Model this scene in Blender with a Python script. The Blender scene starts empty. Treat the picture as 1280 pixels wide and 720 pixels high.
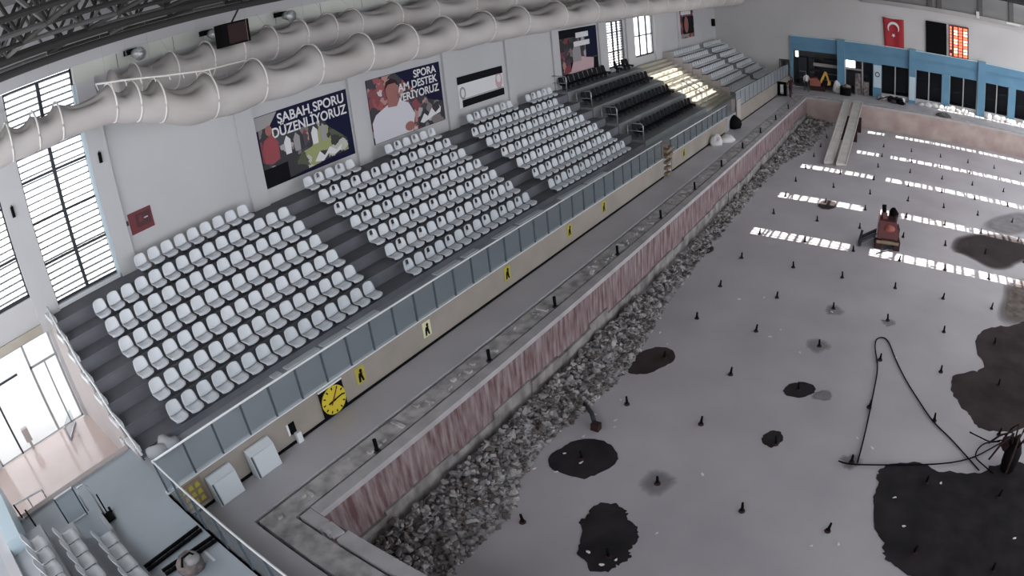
import bpy, bmesh, math, random
from mathutils import Vector, Matrix
random.seed(7)
R = math.radians
sc = bpy.context.scene
col = sc.collection

# ------------------------------------------------------------------ camera (wide CCTV lens with barrel distortion)
F, K = 832.935, 0.08726            # focal length in pixels of the 1280x720 frame and cubic term of the lens
YAW, PITCH, ROLL = 0.65767, -0.45614, -0.1080
CAM = Vector((9.6145, -4.9323, 9.6259))
_f = Vector((-math.sin(YAW) * math.cos(PITCH), math.cos(YAW) * math.cos(PITCH), math.sin(PITCH)))
_r = Vector((math.cos(YAW), math.sin(YAW), 0)); _u = _r.cross(_f)
RIGHT = math.cos(ROLL) * _r + math.sin(ROLL) * _u
UP = -math.sin(ROLL) * _r + math.cos(ROLL) * _u
cd = bpy.data.cameras.new('camera'); cam = bpy.data.objects.new('camera', cd); col.objects.link(cam)
m = Matrix((RIGHT, UP, -_f)).transposed().to_4x4(); m.translation = CAM; cam.matrix_world = m
cd.sensor_fit = 'HORIZONTAL'; cd.sensor_width = 36.0; cd.sensor_height = 20.25
cd.lens = 21.5; cd.clip_end = 500
cd.type = 'PANO'
MM = 36.0 / 1280.0
lensset = cd.cycles if hasattr(cd, 'cycles') and hasattr(cd.cycles, 'panorama_type') else cd
lensset.panorama_type = 'FISHEYE_LENS_POLYNOMIAL'
lensset.fisheye_fov = R(150)
lensset.fisheye_polynomial_k0 = 0.0
lensset.fisheye_polynomial_k1 = -1.0 / (F * MM)
lensset.fisheye_polynomial_k2 = 0.0
lensset.fisheye_polynomial_k3 = -K / (F * MM) ** 3
lensset.fisheye_polynomial_k4 = 0.0
sc.camera = cam

def ray(u, v):                       # direction of a photo pixel
    dx, dy = (u - 640.0) / F, (v - 360.0) / F
    r = math.hypot(dx, dy) + 1e-12; th = r * (1 + K * r * r); s = math.sin(th) / r
    return RIGHT * (dx * s) + UP * (-dy * s) + _f * math.cos(th)
def atz(u, v, z):
    d = ray(u, v); return CAM + d * ((z - CAM.z) / d.z)
def atx(u, v, x):
    d = ray(u, v); return CAM + d * ((x - CAM.x) / d.x)
def aty(u, v, y):
    d = ray(u, v); return CAM + d * ((y - CAM.y) / d.y)

# ------------------------------------------------------------------ light
w = bpy.data.worlds.new('world'); sc.world = w; w.use_nodes = True
bg = w.node_tree.nodes['Background']; bg.inputs[0].default_value = (0.92, 0.935, 1.0, 1); bg.inputs[1].default_value = 2.5
SUN_EL = R(62); SKY_L = 8.0
sd = bpy.data.lights.new('sun_offscreen', 'SUN'); sd.energy = 14.0; sd.angle = R(0.35); sd.color = (1, 0.965, 0.9)
so = bpy.data.objects.new('sun_offscreen', sd); col.objects.link(so)
so.rotation_euler = Vector((-math.cos(SUN_EL), 0, -math.sin(SUN_EL))).to_track_quat('-Z', 'Y').to_euler()
ZR = 12.6                                                    # roof height
BANDS = [(23.25, 2.2, 21), (29.0, 2.2, 21), (35.35, 2.2, 21), (41.2, 5.4, 21), (48.3, 5.6, 21), (54.0, 10.9, 23)]   # sunlit strips on the floor: y, x from, x to
SH = (ZR + 1.9) / math.tan(SUN_EL)
for yc, xa, xb in BANDS:                                     # diffuse daylight of each glazed roof strip, in the opening itself
    ad = bpy.data.lights.new('skylight_strip_offscreen', 'AREA'); ad.shape = 'RECTANGLE'; ad.size = xb - xa; ad.size_y = 0.84
    ad.energy = SKY_L * math.pi * (xb - xa) * 0.84; ad.color = (0.97, 0.98, 1.0)
    ao = bpy.data.objects.new('skylight_strip_offscreen', ad); col.objects.link(ao); ao.location = ((xa + xb) / 2 + SH, yc, ZR - 0.01)
vs = sc.view_settings; vs.view_transform = 'Standard'; vs.look = 'None'; vs.gamma = 1.0; vs.exposure = 0.2; vs.use_curve_mapping = False
sc.cycles.max_bounces = 6; sc.cycles.diffuse_bounces = 4; sc.cycles.transparent_max_bounces = 12
sc.cycles.use_denoising = True; sc.cycles.sample_clamp_indirect = 4.0

# ------------------------------------------------------------------ materials
M = {}
def mat(name, c, rough=0.7, c2=None, scale=1.0, detail=4.0, stretch=(1, 1, 1), lo=0.35, hi=0.65, metal=0.0, bump=0.0, emit=None, bscale=None):
    mt = bpy.data.materials.new(name); mt.use_nodes = True; nt = mt.node_tree
    b = nt.nodes['Principled BSDF']; b.inputs['Base Color'].default_value = (*c, 1); b.inputs['Roughness'].default_value = rough; b.inputs['Metallic'].default_value = metal
    if c2 is not None or bump:
        g = nt.nodes.new('ShaderNodeNewGeometry'); mp = nt.nodes.new('ShaderNodeMapping'); mp.inputs['Scale'].default_value = stretch
        nt.links.new(g.outputs['Position'], mp.inputs['Vector'])
        n = nt.nodes.new('ShaderNodeTexNoise'); n.inputs['Scale'].default_value = scale; n.inputs['Detail'].default_value = detail
        nt.links.new(mp.outputs[0], n.inputs['Vector'])
        if c2 is not None:
            cr = nt.nodes.new('ShaderNodeValToRGB'); cr.color_ramp.elements[0].position = lo; cr.color_ramp.elements[1].position = hi
            cr.color_ramp.elements[0].color = (*c, 1); cr.color_ramp.elements[1].color = (*c2, 1)
            nt.links.new(n.outputs['Fac'], cr.inputs[0]); nt.links.new(cr.outputs[0], b.inputs['Base Color'])
        if bump:
            n2 = n
            if bscale:
                n2 = nt.nodes.new('ShaderNodeTexNoise'); n2.inputs['Scale'].default_value = bscale; n2.inputs['Detail'].default_value = 6
                nt.links.new(mp.outputs[0], n2.inputs['Vector'])
            bp = nt.nodes.new('ShaderNodeBump'); bp.inputs['Strength'].default_value = bump; bp.inputs['Distance'].default_value = 0.03
            nt.links.new(n2.outputs['Fac'], bp.inputs['Height']); nt.links.new(bp.outputs[0], b.inputs['Normal'])
    if emit:
        b.inputs['Emission Color'].default_value = (*emit[0], 1); b.inputs['Emission Strength'].default_value = emit[1]
    M[name] = mt; return mt
def ramp(cr, stops):
    el = cr.color_ramp.elements
    while len(el) < len(stops): el.new(0.5)
    for e, (p, c) in zip(el, stops): e.position = p; e.color = (*c, 1)
def glassmat(name, c, alpha, rough=0.1):
    mt = bpy.data.materials.new(name); mt.use_nodes = True; nt = mt.node_tree
    b = nt.nodes['Principled BSDF']; b.inputs['Base Color'].default_value = (*c, 1); b.inputs['Roughness'].default_value = rough; b.inputs['Alpha'].default_value = alpha
    M[name] = mt
def photomat(name, stops, scale):     # printed crowd photograph: flat coloured cells
    mt = bpy.data.materials.new(name); mt.use_nodes = True; nt = mt.node_tree; b = nt.nodes['Principled BSDF']; b.inputs['Roughness'].default_value = 0.5
    g = nt.nodes.new('ShaderNodeNewGeometry'); v = nt.nodes.new('ShaderNodeTexVoronoi'); v.inputs['Scale'].default_value = scale
    n = nt.nodes.new('ShaderNodeTexNoise'); n.inputs['Scale'].default_value = scale * 1.4; n.inputs['Detail'].default_value = 3
    mx = nt.nodes.new('ShaderNodeMix'); mx.data_type = 'VECTOR'; mx.inputs[0].default_value = 0.25
    nt.links.new(g.outputs['Position'], n.inputs['Vector']); nt.links.new(g.outputs['Position'], mx.inputs[4]); nt.links.new(n.outputs['Color'], mx.inputs[5])
    nt.links.new(mx.outputs[1], v.inputs['Vector'])
    cr = nt.nodes.new('ShaderNodeValToRGB'); cr.color_ramp.interpolation = 'CONSTANT'; ramp(cr, stops)
    sep = nt.nodes.new('ShaderNodeSeparateColor'); nt.links.new(v.outputs['Color'], sep.inputs[0]); nt.links.new(sep.outputs[0], cr.inputs[0])
    nt.links.new(cr.outputs[0], b.inputs['Base Color']); M[name] = mt

mat('pool_floor', (0.37, 0.35, 0.37), 0.5, (0.47, 0.45, 0.465), 0.35, 8, lo=0.3, hi=0.7, bump=0.15, bscale=5)
mat('pool_wall', (0.13, 0.07, 0.075), 0.95, (0.32, 0.262, 0.262), 6.5, 12, (1, 1, 0.16), 0.36, 0.66, bump=1.0, bscale=14)
mat('pool_wall_far', (0.36, 0.27, 0.25), 0.9, (0.46, 0.38, 0.345), 0.8, 6, bump=0.3, bscale=6)
mat('wall_foot', (0.15, 0.14, 0.135), 0.9, (0.34, 0.32, 0.31), 2.4, 8, (1, 1, 0.6), 0.35, 0.65, bump=0.6, bscale=9)
mat('deck', (0.43, 0.418, 0.435), 0.45, (0.49, 0.475, 0.495), 0.5, 5)
mat('trench', (0.22, 0.21, 0.205), 0.9, (0.48, 0.46, 0.45), 2.5, 9, lo=0.3, hi=0.6, bump=0.5, bscale=14)
mat('lip', (0.36, 0.345, 0.345), 0.8, (0.46, 0.44, 0.44), 1.5, 6)
mat('beige', (0.27, 0.245, 0.208), 0.75, (0.325, 0.29, 0.255), 0.9, 5)
mat('landing', (0.52, 0.42, 0.38), 0.16, (0.57, 0.47, 0.43), 0.8, 4)
mat('platform', (0.34, 0.385, 0.42), 0.35, (0.38, 0.42, 0.455), 0.6, 4)
mat('tread', (0.145, 0.149, 0.166), 0.65, (0.185, 0.189, 0.205), 0.9, 5)
mat('vip_tread', (0.17, 0.18, 0.18), 0.7, (0.21, 0.22, 0.22), 1.0, 5)
mat('pale_step', (0.40, 0.37, 0.30), 0.8, (0.46, 0.43, 0.36), 1.2, 5)
mat('walkway', (0.33, 0.35, 0.37), 0.5, (0.39, 0.41, 0.43), 0.7, 5)
mat('wall_white', (0.50, 0.50, 0.505), 0.85, (0.55, 0.55, 0.55), 0.25, 4)
mat('wall_grey', (0.48, 0.475, 0.485), 0.85, (0.52, 0.515, 0.52), 0.3, 4)
mat('wall_far', (0.50, 0.485, 0.47), 0.85, (0.56, 0.545, 0.535), 0.2, 4)
mat('ledge', (0.55, 0.56, 0.51), 0.8, (0.62, 0.63, 0.575), 0.4, 3)
mat('wall_pink', (0.40, 0.36, 0.345), 0.85, (0.45, 0.41, 0.395), 0.4, 4)
mat('blue', (0.095, 0.225, 0.34), 0.6, (0.12, 0.265, 0.385), 0.6, 4)
mat('pale_blue', (0.50, 0.62, 0.67), 0.5)
mat('seat_white', (0.68, 0.71, 0.735), 0.38)
mat('seat_black', (0.012, 0.012, 0.015), 0.55)
mat('steel', (0.45, 0.46, 0.47), 0.35, metal=0.6)
mat('rail_white', (0.72, 0.74, 0.74), 0.35)
mat('post_dark', (0.05, 0.07, 0.085), 0.5)
mat('frame_dark', (0.05, 0.055, 0.065), 0.5)
mat('black', (0.0035, 0.0035, 0.004), 0.7)
mat('truss', (0.035, 0.034, 0.032), 0.7)
mat('truss_grey', (0.085, 0.082, 0.08), 0.7)
mat('roof_under', (0.20, 0.195, 0.19), 0.9)
mat('soffit_grey', (0.33, 0.31, 0.30), 0.8, (0.40, 0.38, 0.365), 0.5, 4)
mat('fabric', (0.50, 0.465, 0.44), 0.9, (0.58, 0.55, 0.53), 0.5, 4, bump=0.2, bscale=1.5)
mat('ring', (0.78, 0.75, 0.70), 0.6)
mat('rubble', (0.085, 0.08, 0.08), 0.95, (0.43, 0.42, 0.415), 3.5, 5, lo=0.3, hi=0.65)
mat('rubble_dark', (0.05, 0.042, 0.04), 0.95, (0.17, 0.145, 0.13), 3.5, 5, lo=0.3, hi=0.65)
mat('chip', (0.72, 0.71, 0.70), 0.7)
mat('puddle_dark', (0.020, 0.018, 0.020), 0.9, (0.034, 0.030, 0.032), 1.5, 4)
mat('puddle_brown', (0.034, 0.026, 0.027), 0.9, (0.056, 0.044, 0.044), 1.2, 4)
mat('damp', (0.19, 0.175, 0.185), 0.85, (0.27, 0.255, 0.265), 2.0, 5)
mat('mud', (0.06, 0.042, 0.035), 0.8, (0.17, 0.135, 0.115), 3.0, 6)
mat('dust', (0.26, 0.247, 0.255), 0.85, (0.33, 0.315, 0.322), 2.0, 5)
mat('ramp', (0.47, 0.44, 0.42), 0.8, (0.56, 0.53, 0.51), 1.5, 4)
mat('white_box', (0.58, 0.62, 0.64), 0.5)
mat('board', (0.70, 0.73, 0.74), 0.5)
mat('yellow', (0.62, 0.50, 0.03), 0.5)
mat('sign_yellow', (0.42, 0.36, 0.05), 0.6)
mat('sign_cream', (0.66, 0.64, 0.40), 0.6)
mat('navy', (0.008, 0.009, 0.036), 0.5)
mat('poster_black', (0.004, 0.004, 0.007), 0.5)
mat('print_white', (0.72, 0.72, 0.73), 0.5)
mat('print_shirt', (0.62, 0.61, 0.66), 0.5)
mat('print_skin', (0.30, 0.11, 0.09), 0.5)
mat('print_red', (0.28, 0.035, 0.045), 0.5)
mat('print_green', (0.28, 0.32, 0.10), 0.5)
mat('print_grey', (0.30, 0.29, 0.29), 0.5)
mat('print_pink', (0.55, 0.38, 0.40), 0.5)
mat('sign_red', (0.14, 0.012, 0.018), 0.5)
mat('sign_red_dark', (0.055, 0.008, 0.012), 0.5)
mat('flag_red', (0.36, 0.014, 0.024), 0.7)
mat('led_board', (0.10, 0.008, 0.010), 0.5)
mat('led', (0.9, 0.2, 0.1), 0.5, emit=((1.0, 0.30, 0.16), 1.6))
mat('led_white', (0.9, 0.8, 0.7), 0.5, emit=((1.0, 0.62, 0.45), 1.8))
mat('lamp_lit', (0.95, 0.95, 0.9), 0.5, emit=((1.0, 1.0, 0.95), 3.0))
mat('lamp_glass', (0.55, 0.56, 0.55), 0.2, metal=0.3)
mat('machine_red', (0.095, 0.016, 0.016), 0.5)
mat('machine_dark', (0.04, 0.022, 0.022), 0.6)
mat('machine_orange', (0.27, 0.075, 0.05), 0.5)
mat('digger_yellow', (0.62, 0.36, 0.06), 0.5)
mat('wood_brown', (0.17, 0.125, 0.08), 0.8, (0.24, 0.18, 0.125), 3, 4)
mat('sack', (0.40, 0.41, 0.42), 0.8)
mat('sack_white', (0.70, 0.69, 0.68), 0.8)
mat('bag', (0.30, 0.25, 0.24), 0.9, (0.10, 0.085, 0.08), 4, 3)
mat('shirt_white', (0.60, 0.58, 0.56), 0.9)
mat('trousers', (0.03, 0.035, 0.05), 0.9)
mat('maroon', (0.055, 0.012, 0.016), 0.9)
mat('skin', (0.35, 0.19, 0.13), 0.7)
mat('ground_out', (0.62, 0.61, 0.58), 0.9)
mat('room_dark', (0.22, 0.22, 0.225), 0.9)
mat('shelf_inside', (0.20, 0.19, 0.19), 0.8)
for k_ in ('puddle_dark', 'puddle_brown', 'black', 'seat_black', 'truss', 'tread', 'navy', 'poster_black', 'frame_dark', 'machine_dark'): M[k_].node_tree.nodes['Principled BSDF'].inputs['Specular IOR Level'].default_value = 0.08
def tintglass(name, tint, surf, fac, rough=0.12):
    mt = bpy.data.materials.new(name); mt.use_nodes = True; nt = mt.node_tree; b = nt.nodes['Principled BSDF']; b.inputs['Base Color'].default_value = (*surf, 1); b.inputs['Roughness'].default_value = rough
    t = nt.nodes.new('ShaderNodeBsdfTransparent'); t.inputs[0].default_value = (*tint, 1); mx = nt.nodes.new('ShaderNodeMixShader'); mx.inputs[0].default_value = fac
    nt.links.new(t.outputs[0], mx.inputs[1]); nt.links.new(b.outputs[0], mx.inputs[2]); nt.links.new(mx.outputs[0], nt.nodes['Material Output'].inputs['Surface']); M[name] = mt
tintglass('glass_pale', (0.88, 0.905, 0.92), (0.45, 0.50, 0.53), 0.10)
glassmat('glass_clear', (0.75, 0.82, 0.82), 0.10, 0.08)
tintglass('glass_dark', (0.55, 0.57, 0.60), (0.05, 0.055, 0.06), 0.08)
photomat('crowd_red', [(0, (0.012, 0.01, 0.02)), (0.22, (0.20, 0.03, 0.04)), (0.5, (0.42, 0.22, 0.19)), (0.62, (0.05, 0.03, 0.05)), (0.78, (0.55, 0.5, 0.5)), (0.88, (0.30, 0.06, 0.06))], 3.6)
photomat('crowd_dark', [(0, (0.008, 0.008, 0.012)), (0.45, (0.03, 0.03, 0.045)), (0.66, (0.18, 0.15, 0.15)), (0.82, (0.40, 0.37, 0.37)), (0.92, (0.16, 0.03, 0.04))], 3.2)
photomat('crowd_green', [(0, (0.01, 0.01, 0.012)), (0.4, (0.06, 0.07, 0.03)), (0.6, (0.30, 0.33, 0.12)), (0.85, (0.5, 0.5, 0.42))], 3.0)

# ------------------------------------------------------------------ mesh helpers
class MB:
    def __init__(s): s.v = []; s.f = []; s.sm = False
    def add(s, vs, fs):
        o = len(s.v); s.v += [tuple(p) for p in vs]; s.f += [tuple(i + o for i in f) for f in fs]; return s
    def box(s, x0, x1, y0, y1, z0, z1):
        return s.add([(x0, y0, z0), (x1, y0, z0), (x1, y1, z0), (x0, y1, z0), (x0, y0, z1), (x1, y0, z1), (x1, y1, z1), (x0, y1, z1)],
                     [(0, 3, 2, 1), (4, 5, 6, 7), (0, 1, 5, 4), (1, 2, 6, 5), (2, 3, 7, 6), (3, 0, 4, 7)])
    def obox(s, a, b, w, h, up=(0, 0, 1)):            # bar from a to b, w wide, h thick
        a, b = Vector(a), Vector(b); d = (b - a).normalized(); up = Vector(up)
        if abs(d.dot(up)) > 0.99: up = Vector((1, 0, 0))
        sd = d.cross(up).normalized() * (w / 2); uu = sd.cross(d).normalized() * (h / 2)
        p = [a - sd - uu, a + sd - uu, a + sd + uu, a - sd + uu, b - sd - uu, b + sd - uu, b + sd + uu, b - sd + uu]
        return s.add(p, [(0, 1, 2, 3), (7, 6, 5, 4), (0, 4, 5, 1), (1, 5, 6, 2), (2, 6, 7, 3), (3, 7, 4, 0)])
    def tube(s, pts, r, n=6, r1=None):
        pts = [Vector(p) for p in pts]; rings = []; L = len(pts)
        for i, p in enumerate(pts):
            d = (pts[min(i + 1, L - 1)] - pts[max(i - 1, 0)]).normalized()
            a = d.cross(Vector((0, 0, 1)) if abs(d.z) < 0.95 else Vector((1, 0, 0))).normalized(); b = d.cross(a)
            rr = r if r1 is None else r + (r1 - r) * i / (L - 1)
            rings.append([p + (a * math.cos(t * 2 * math.pi / n) + b * math.sin(t * 2 * math.pi / n)) * rr for t in range(n)])
        vs = [q for g in rings for q in g]; fs = []
        for i in range(L - 1):
            for t in range(n):
                fs.append((i * n + t, i * n + (t + 1) % n, (i + 1) * n + (t + 1) % n, (i + 1) * n + t))
        fs.append(tuple(range(n))[::-1]); fs.append(tuple((L - 1) * n + t for t in range(n)))
        return s.add(vs, fs)
    def prism(s, pts, off):                           # closed outline (3D points) extruded by off
        n = len(pts); off = Vector(off); a = [Vector(p) for p in pts]; b = [p + off for p in a]
        return s.add(a + b, [tuple(range(n))[::-1], tuple(range(n, 2 * n))] + [(i, (i + 1) % n, n + (i + 1) % n, n + i) for i in range(n)])
    def build(s, name, mt, parent=None, smooth=False):
        me = bpy.data.meshes.new(name); me.from_pydata(s.v, [], s.f); me.update()
        return link(name, me, mt, parent, smooth)
def fixn(me):
    bm = bmesh.new(); bm.from_mesh(me); bmesh.ops.recalc_face_normals(bm, faces=bm.faces); bm.to_mesh(me); bm.free()
def link(name, me, mt=None, parent=None, smooth=False):
    if mt is not None and not me.materials: me.materials.append(M[mt] if isinstance(mt, str) else mt)
    if smooth: me.polygons.foreach_set('use_smooth', [True] * len(me.polygons))
    fixn(me) if me.users == 0 else None
    o = bpy.data.objects.new(name, me); col.objects.link(o)
    if parent is not None: o.parent = parent
    return o
def tag(o, label, cat, group=None, kind=None):
    o['label'] = label; o['category'] = cat
    if group: o['group'] = group
    if kind: o['kind'] = kind
    return o
def thing(name, label, cat, loc=(0, 0, 0), rz=0.0, group=None, kind=None):
    o = bpy.data.objects.new(name, None); col.objects.link(o); o.location = loc; o.rotation_euler = (0, 0, rz); o.empty_display_size = 0.1
    return tag(o, label, cat, group, kind)
def inst(me, name, parent=None, loc=None, rz=None, scale=None, rot=None):
    o = bpy.data.objects.new(name, me); col.objects.link(o)
    if parent is not None: o.parent = parent
    if loc is not None: o.location = loc
    if rz is not None: o.rotation_euler = (0, 0, rz)
    if rot is not None: o.rotation_euler = rot
    if scale is not None: o.scale = scale
    return o
def B(name, mt, parent, *boxes):
    b = MB()
    for q in boxes: b.box(*q)
    return b.build(name, mt, parent)
def struct(name, label, cat, mt, *boxes):
    return tag(B(name, mt, None, *boxes), label, cat, kind='structure')
FACE_X = (R(90), 0, R(90))           # text facing +X
FACE_Y = (R(90), 0, 0)               # text facing -Y
def text(body, size, loc, rot, mt, parent, name='lettering', align='CENTER', sx=1.0):
    c = bpy.data.curves.new(name, 'FONT'); c.body = body; c.size = size; c.extrude = 0.004; c.align_x = align; c.offset = size * 0.018
    t = bpy.data.objects.new(name, c); col.objects.link(t)
    dg = bpy.context.evaluated_depsgraph_get(); me = bpy.data.meshes.new_from_object(t.evaluated_get(dg)); bpy.data.objects.remove(t)
    me.materials.clear(); me.materials.append(M[mt])
    o = inst(me, name, parent, loc, rot=rot, scale=(sx, 1, 1)); return o
def disc(pts_n, r, c, normal='x', t=0.01):
    out = []
    for k in range(pts_n):
        a = 2 * math.pi * k / pts_n
        out.append((c[0], c[1] + r * math.cos(a), c[2] + r * math.sin(a)) if normal == 'x' else (c[0] + r * math.cos(a), c[1], c[2] + r * math.sin(a)) if normal == 'y' else (c[0] + r * math.cos(a), c[1] + r * math.sin(a), c[2]))
    return out

# ------------------------------------------------------------------ dimensions
ZP = -1.9                    # pool floor
XB = -2.47                   # barrier wall
ZW = 0.89                    # spectator walkway level
XW = -9.7                    # stand-side wall
YF = 55.0                    # far wall
X0, DX, DZ, SP = -4.42, 0.737, 0.3993, 0.5115
T0 = 1.08                    # first tread level

# ------------------------------------------------------------------ the hall: floors and pool
struct('ground_outside', 'pale paved ground outside the glazed entrance and louvred windows', 'ground', 'ground_out', (-60, -10.0, -40, 90, -0.4, -0.02))
fl = struct('floor_pool', 'bare grey concrete floor of the emptied swimming pool', 'floor', 'pool_floor', (-0.3, 26, -0.3, 50.3, ZP - 0.3, ZP))
wl = struct('wall_pool_long', 'stripped reddish wall along the long side of the pool', 'wall', 'pool_wall', (-0.28, 0.0, -0.3, 50, ZP, -0.03))
# rough grey foot left where the tiles came off, in broken lengths
y = 0.0
while y < 50:
    L = random.uniform(1.2, 2.6); h = random.uniform(0.45, 0.75)
    B('broken_foot', 'wall_foot', wl, (0.0, random.uniform(0.05, 0.11), y, min(50, y + L), ZP, ZP + h)); y += L
struct('wall_pool_near', 'stripped wall at the near end of the pool', 'wall', 'pool_wall', (0, 26, -0.28, 0, ZP, -0.03))
struct('wall_pool_end', 'pinkish stripped wall at the far end of the pool below the blue windows', 'wall', 'pool_wall_far', (-0.28, 26, 50, 50.28, ZP, -0.03))
struct('floor_deck_side', 'smooth grey pool deck strip beside the beige barrier wall', 'floor', 'deck', (XB, -1.10, -2.33, YF, -0.4, 0))
struct('floor_deck_near', 'grey pool deck strip below the glass railing at the pool end', 'floor', 'deck', (-1.10, 26, -2.33, -1.15, -0.4, 0))
struct('floor_deck_far', 'pool deck in front of the blue framed windows', 'floor', 'deck', (-1.10, 26, 50.9, YF + 0.3, -0.4, 0))
tr = struct('overflow_channel', 'stripped overflow channel of rough concrete around the pool edge', 'channel', 'trench', (-1.0, -0.40, -1.05, 51, -0.4, -0.03), (-0.40, 26, -1.05, -0.42, -0.4, -0.03), (-0.4, 26, 50.35, 50.9, -0.4, -0.03))
B('lip', 'lip', tr, (-0.32, 0.012, 0.0, 50, -0.16, 0.0), (-0.32, -0.02, 0.0, 50, -0.4, -0.16))
B('lip', 'lip', tr, (0.9, 26, -0.34, 0.012, -0.16, 0.0), (0.9, 26, -0.34, -0.02, -0.4, -0.16))
B('lip', 'lip', tr, (-0.32, 0.35, -0.34, -0.02, -0.4, -0.02))
B('lip', 'lip', tr, (-0.32, 26, 49.98, 50.3, -0.16, 0.0))
B('groove', 'trench', tr, (-1.10, -1.0, -1.15, 51, -0.4, -0.28), (-1.0, 26, -1.15, -1.05, -0.4, -0.28))
B('groove', 'trench', tr, (-0.40, -0.32, -0.42, 50.35, -0.4, -0.28), (-0.32, 26, -0.42, -0.34, -0.4, -0.28))
for k in range(60):                    # broken bits of mortar in the channel
    yy = random.uniform(-0.9, 40); s = random.uniform(0.04, 0.11)
    B('mortar_lump', 'trench', tr, (-0.9 + random.random() * 0.4, -0.9 + random.random() * 0.4 + s, yy, yy + s * 1.5, -0.05, s * 0.5))
struct('floor_landing', 'pinkish tiled landing inside the glazed entrance doors', 'floor', 'landing', (XW, -5.15, -9, -2.2, -0.4, 0.0))
pf = struct('floor_platform', 'blue-grey raised platform behind the glass railing at the pool end', 'floor', 'platform', (-5.15, 26, -9, -2.3, -0.4, ZW), (-5.15, XB - 0.06, -2.3, -2.2, -0.4, ZW))
B('kerb', 'wall_pink', pf, (-5.2, -5.0, -9, -2.25, 0.0, ZW + 0.05))

# ------------------------------------------------------------------ stand-side wall
win = [(-5.5, -2.5, 4.25, 10.1), (-1.7, 0.67, 3.62, 10.1), (32.5, 34.9, 3.85, 6.95), (36.5, 39.9, 4.1, 7.05)]
ZT = 10.1
segs = [(-9, -5.9, 0, ZT), (-5.9, -5.5, 3.1, ZT), (-5.5, -2.5, 3.1, 4.25), (-2.5, -2.32, 3.1, ZT), (-2.32, -1.7, 0, ZT), (-1.7, 0.67, 0, 3.62),
        (0.67, 32.5, 0, ZT), (32.5, 34.9, 0, 3.85), (32.5, 34.9, 6.95, ZT), (34.9, 36.5, 0, ZT), (36.5, 39.9, 0, 4.1), (36.5, 39.9, 7.05, ZT), (39.9, YF + 0.3, 0, ZT)]
ws = struct('wall_left', 'tall white wall behind the spectator seats', 'wall', 'wall_white', *[(XW - 0.25, XW, a, b, c, d) for a, b, c, d in segs])
B('ledge', 'ledge', ws, (XW - 0.25, XW + 0.18, 0.67, YF, 9.62, 10.12))
B('ledge', 'wall_grey', ws, (XW - 0.25, XW + 0.3, -9, YF, 10.12, 10.5)); B('upper_wall', 'wall_grey', ws, (XW - 0.25, XW, -9, YF, 10.5, 12.6))
for k in range(26):
    B('panel_joint', 'frame_dark', ws, (XW + 0.18, XW + 0.186, 2.2 + k * 2.05, 2.215 + k * 2.05, 9.64, 10.1))
for a, b, t in [(-2.5, -1.7, 'wall_white'), (0.72, 1.36, 'wall_white'), (6.15, 6.85, 'wall_white'), (11.27, 11.95, 'wall_white'), (16.78, 17.4, 'wall_white'), (21.45, 22.05, 'wall_white'), (25.8, 26.5, 'wall_white'), (31.25, 32.3, 'wall_white'), (35.2, 36.4, 'wall_white'), (40.0, 41.2, 'wall_white'), (44.9, 45.35, 'wall_white')]:
    B('pilaster', t, ws, (XW, XW + 0.12, a, b, 3.2 if a > -1.8 else 3.1, 9.62))
for (u, v) in [(16, 265), (125, 197)]:
    p = atx(u, v, XW + 0.12)
    o = thing('wall_sensor', 'small black sensor box on the grey pilaster ' + ('between the two louvred windows' if u < 50 else 'beside the red sign'), 'sensor', (p.x, p.y, p.z))
    B('housing', 'black', o, (-0.01, 0.06, -0.05, 0.05, -0.16, 0.16)); B('bracket', 'frame_dark', o, (-0.01, 0.03, -0.02, 0.02, 0.14, 0.2))

def louvre_window(n, y0, y1, z0, z1, mull, trans, pitch, depth, label):
    o = thing('window_%d' % n, label, 'window', kind='structure')
    xw = XW - 0.05
    B('window_frame', 'frame_dark', o, (xw - 0.06, xw, y0, y0 + 0.05, z0, z1), (xw - 0.06, xw, y1 - 0.05, y1, z0, z1), (xw - 0.06, xw, y0, y1, z0, z0 + 0.1), (xw - 0.06, xw, y0, y1, z1 - 0.06, z1))
    for ym in mull: B('mullion', 'frame_dark', o, (xw - 0.07, xw + 0.02, ym - 0.055, ym + 0.055, z0, z1))
    for zt in trans: B('transom', 'frame_dark', o, (xw - 0.07, xw + 0.01, y0, y1, zt - 0.035, zt + 0.035))
    ys = [y0] + list(mull) + [y1]
    for a, b in zip(ys, ys[1:]):
        B('pane', 'glass_clear', o, (xw - 0.04, xw - 0.03, a + 0.05, b - 0.05, z0 + 0.05, z1 - 0.05))
        if pitch:
            sl = MB(); x1, x2 = xw - 0.09, xw - 0.09 - depth
            sl.add([(x1, a, 0), (x2, a, -depth * 0.12), (x2, b, -depth * 0.12), (x1, b, 0), (x1, a, 0.045), (x2, a, -depth * 0.12 + 0.045), (x2, b, -depth * 0.12 + 0.045), (x1, b, 0.045)], [(0, 1, 2, 3), (4, 7, 6, 5), (0, 4, 5, 1), (1, 5, 6, 2), (2, 6, 7, 3), (3, 7, 4, 0)])
            base = sl.build('louvre_slat', 'slat', o); me = base.data
            z = z0 + 0.14; base.location.z = z
            z += pitch
            while z < z1 - 0.04: inst(me, 'louvre_slat', o, (0, 0, z)); z += pitch
    return o
mat('slat', (0.09, 0.095, 0.10), 0.6)
louvre_window(1, -5.5, -2.5, 4.25, 10.1, [-4.0], [5.5, 7.0, 8.5], 0.196, 0.17, 'tall louvred window above the glazed entrance doors')
w1 = louvre_window(2, -1.7, 0.67, 3.62, 10.1, [-0.5], [4.9, 6.15, 7.4, 8.65], 0.196, 0.17, 'tall louvred window at the top of the first seating block')
B('window_jamb', 'pale_blue', w1, (XW - 0.1, XW + 0.05, 0.62, 0.74, 3.62, 9.6))
B('window_sill', 'board', w1, (XW - 0.1, XW + 0.10, -1.7, 0.67, 3.50, 3.64))
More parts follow.
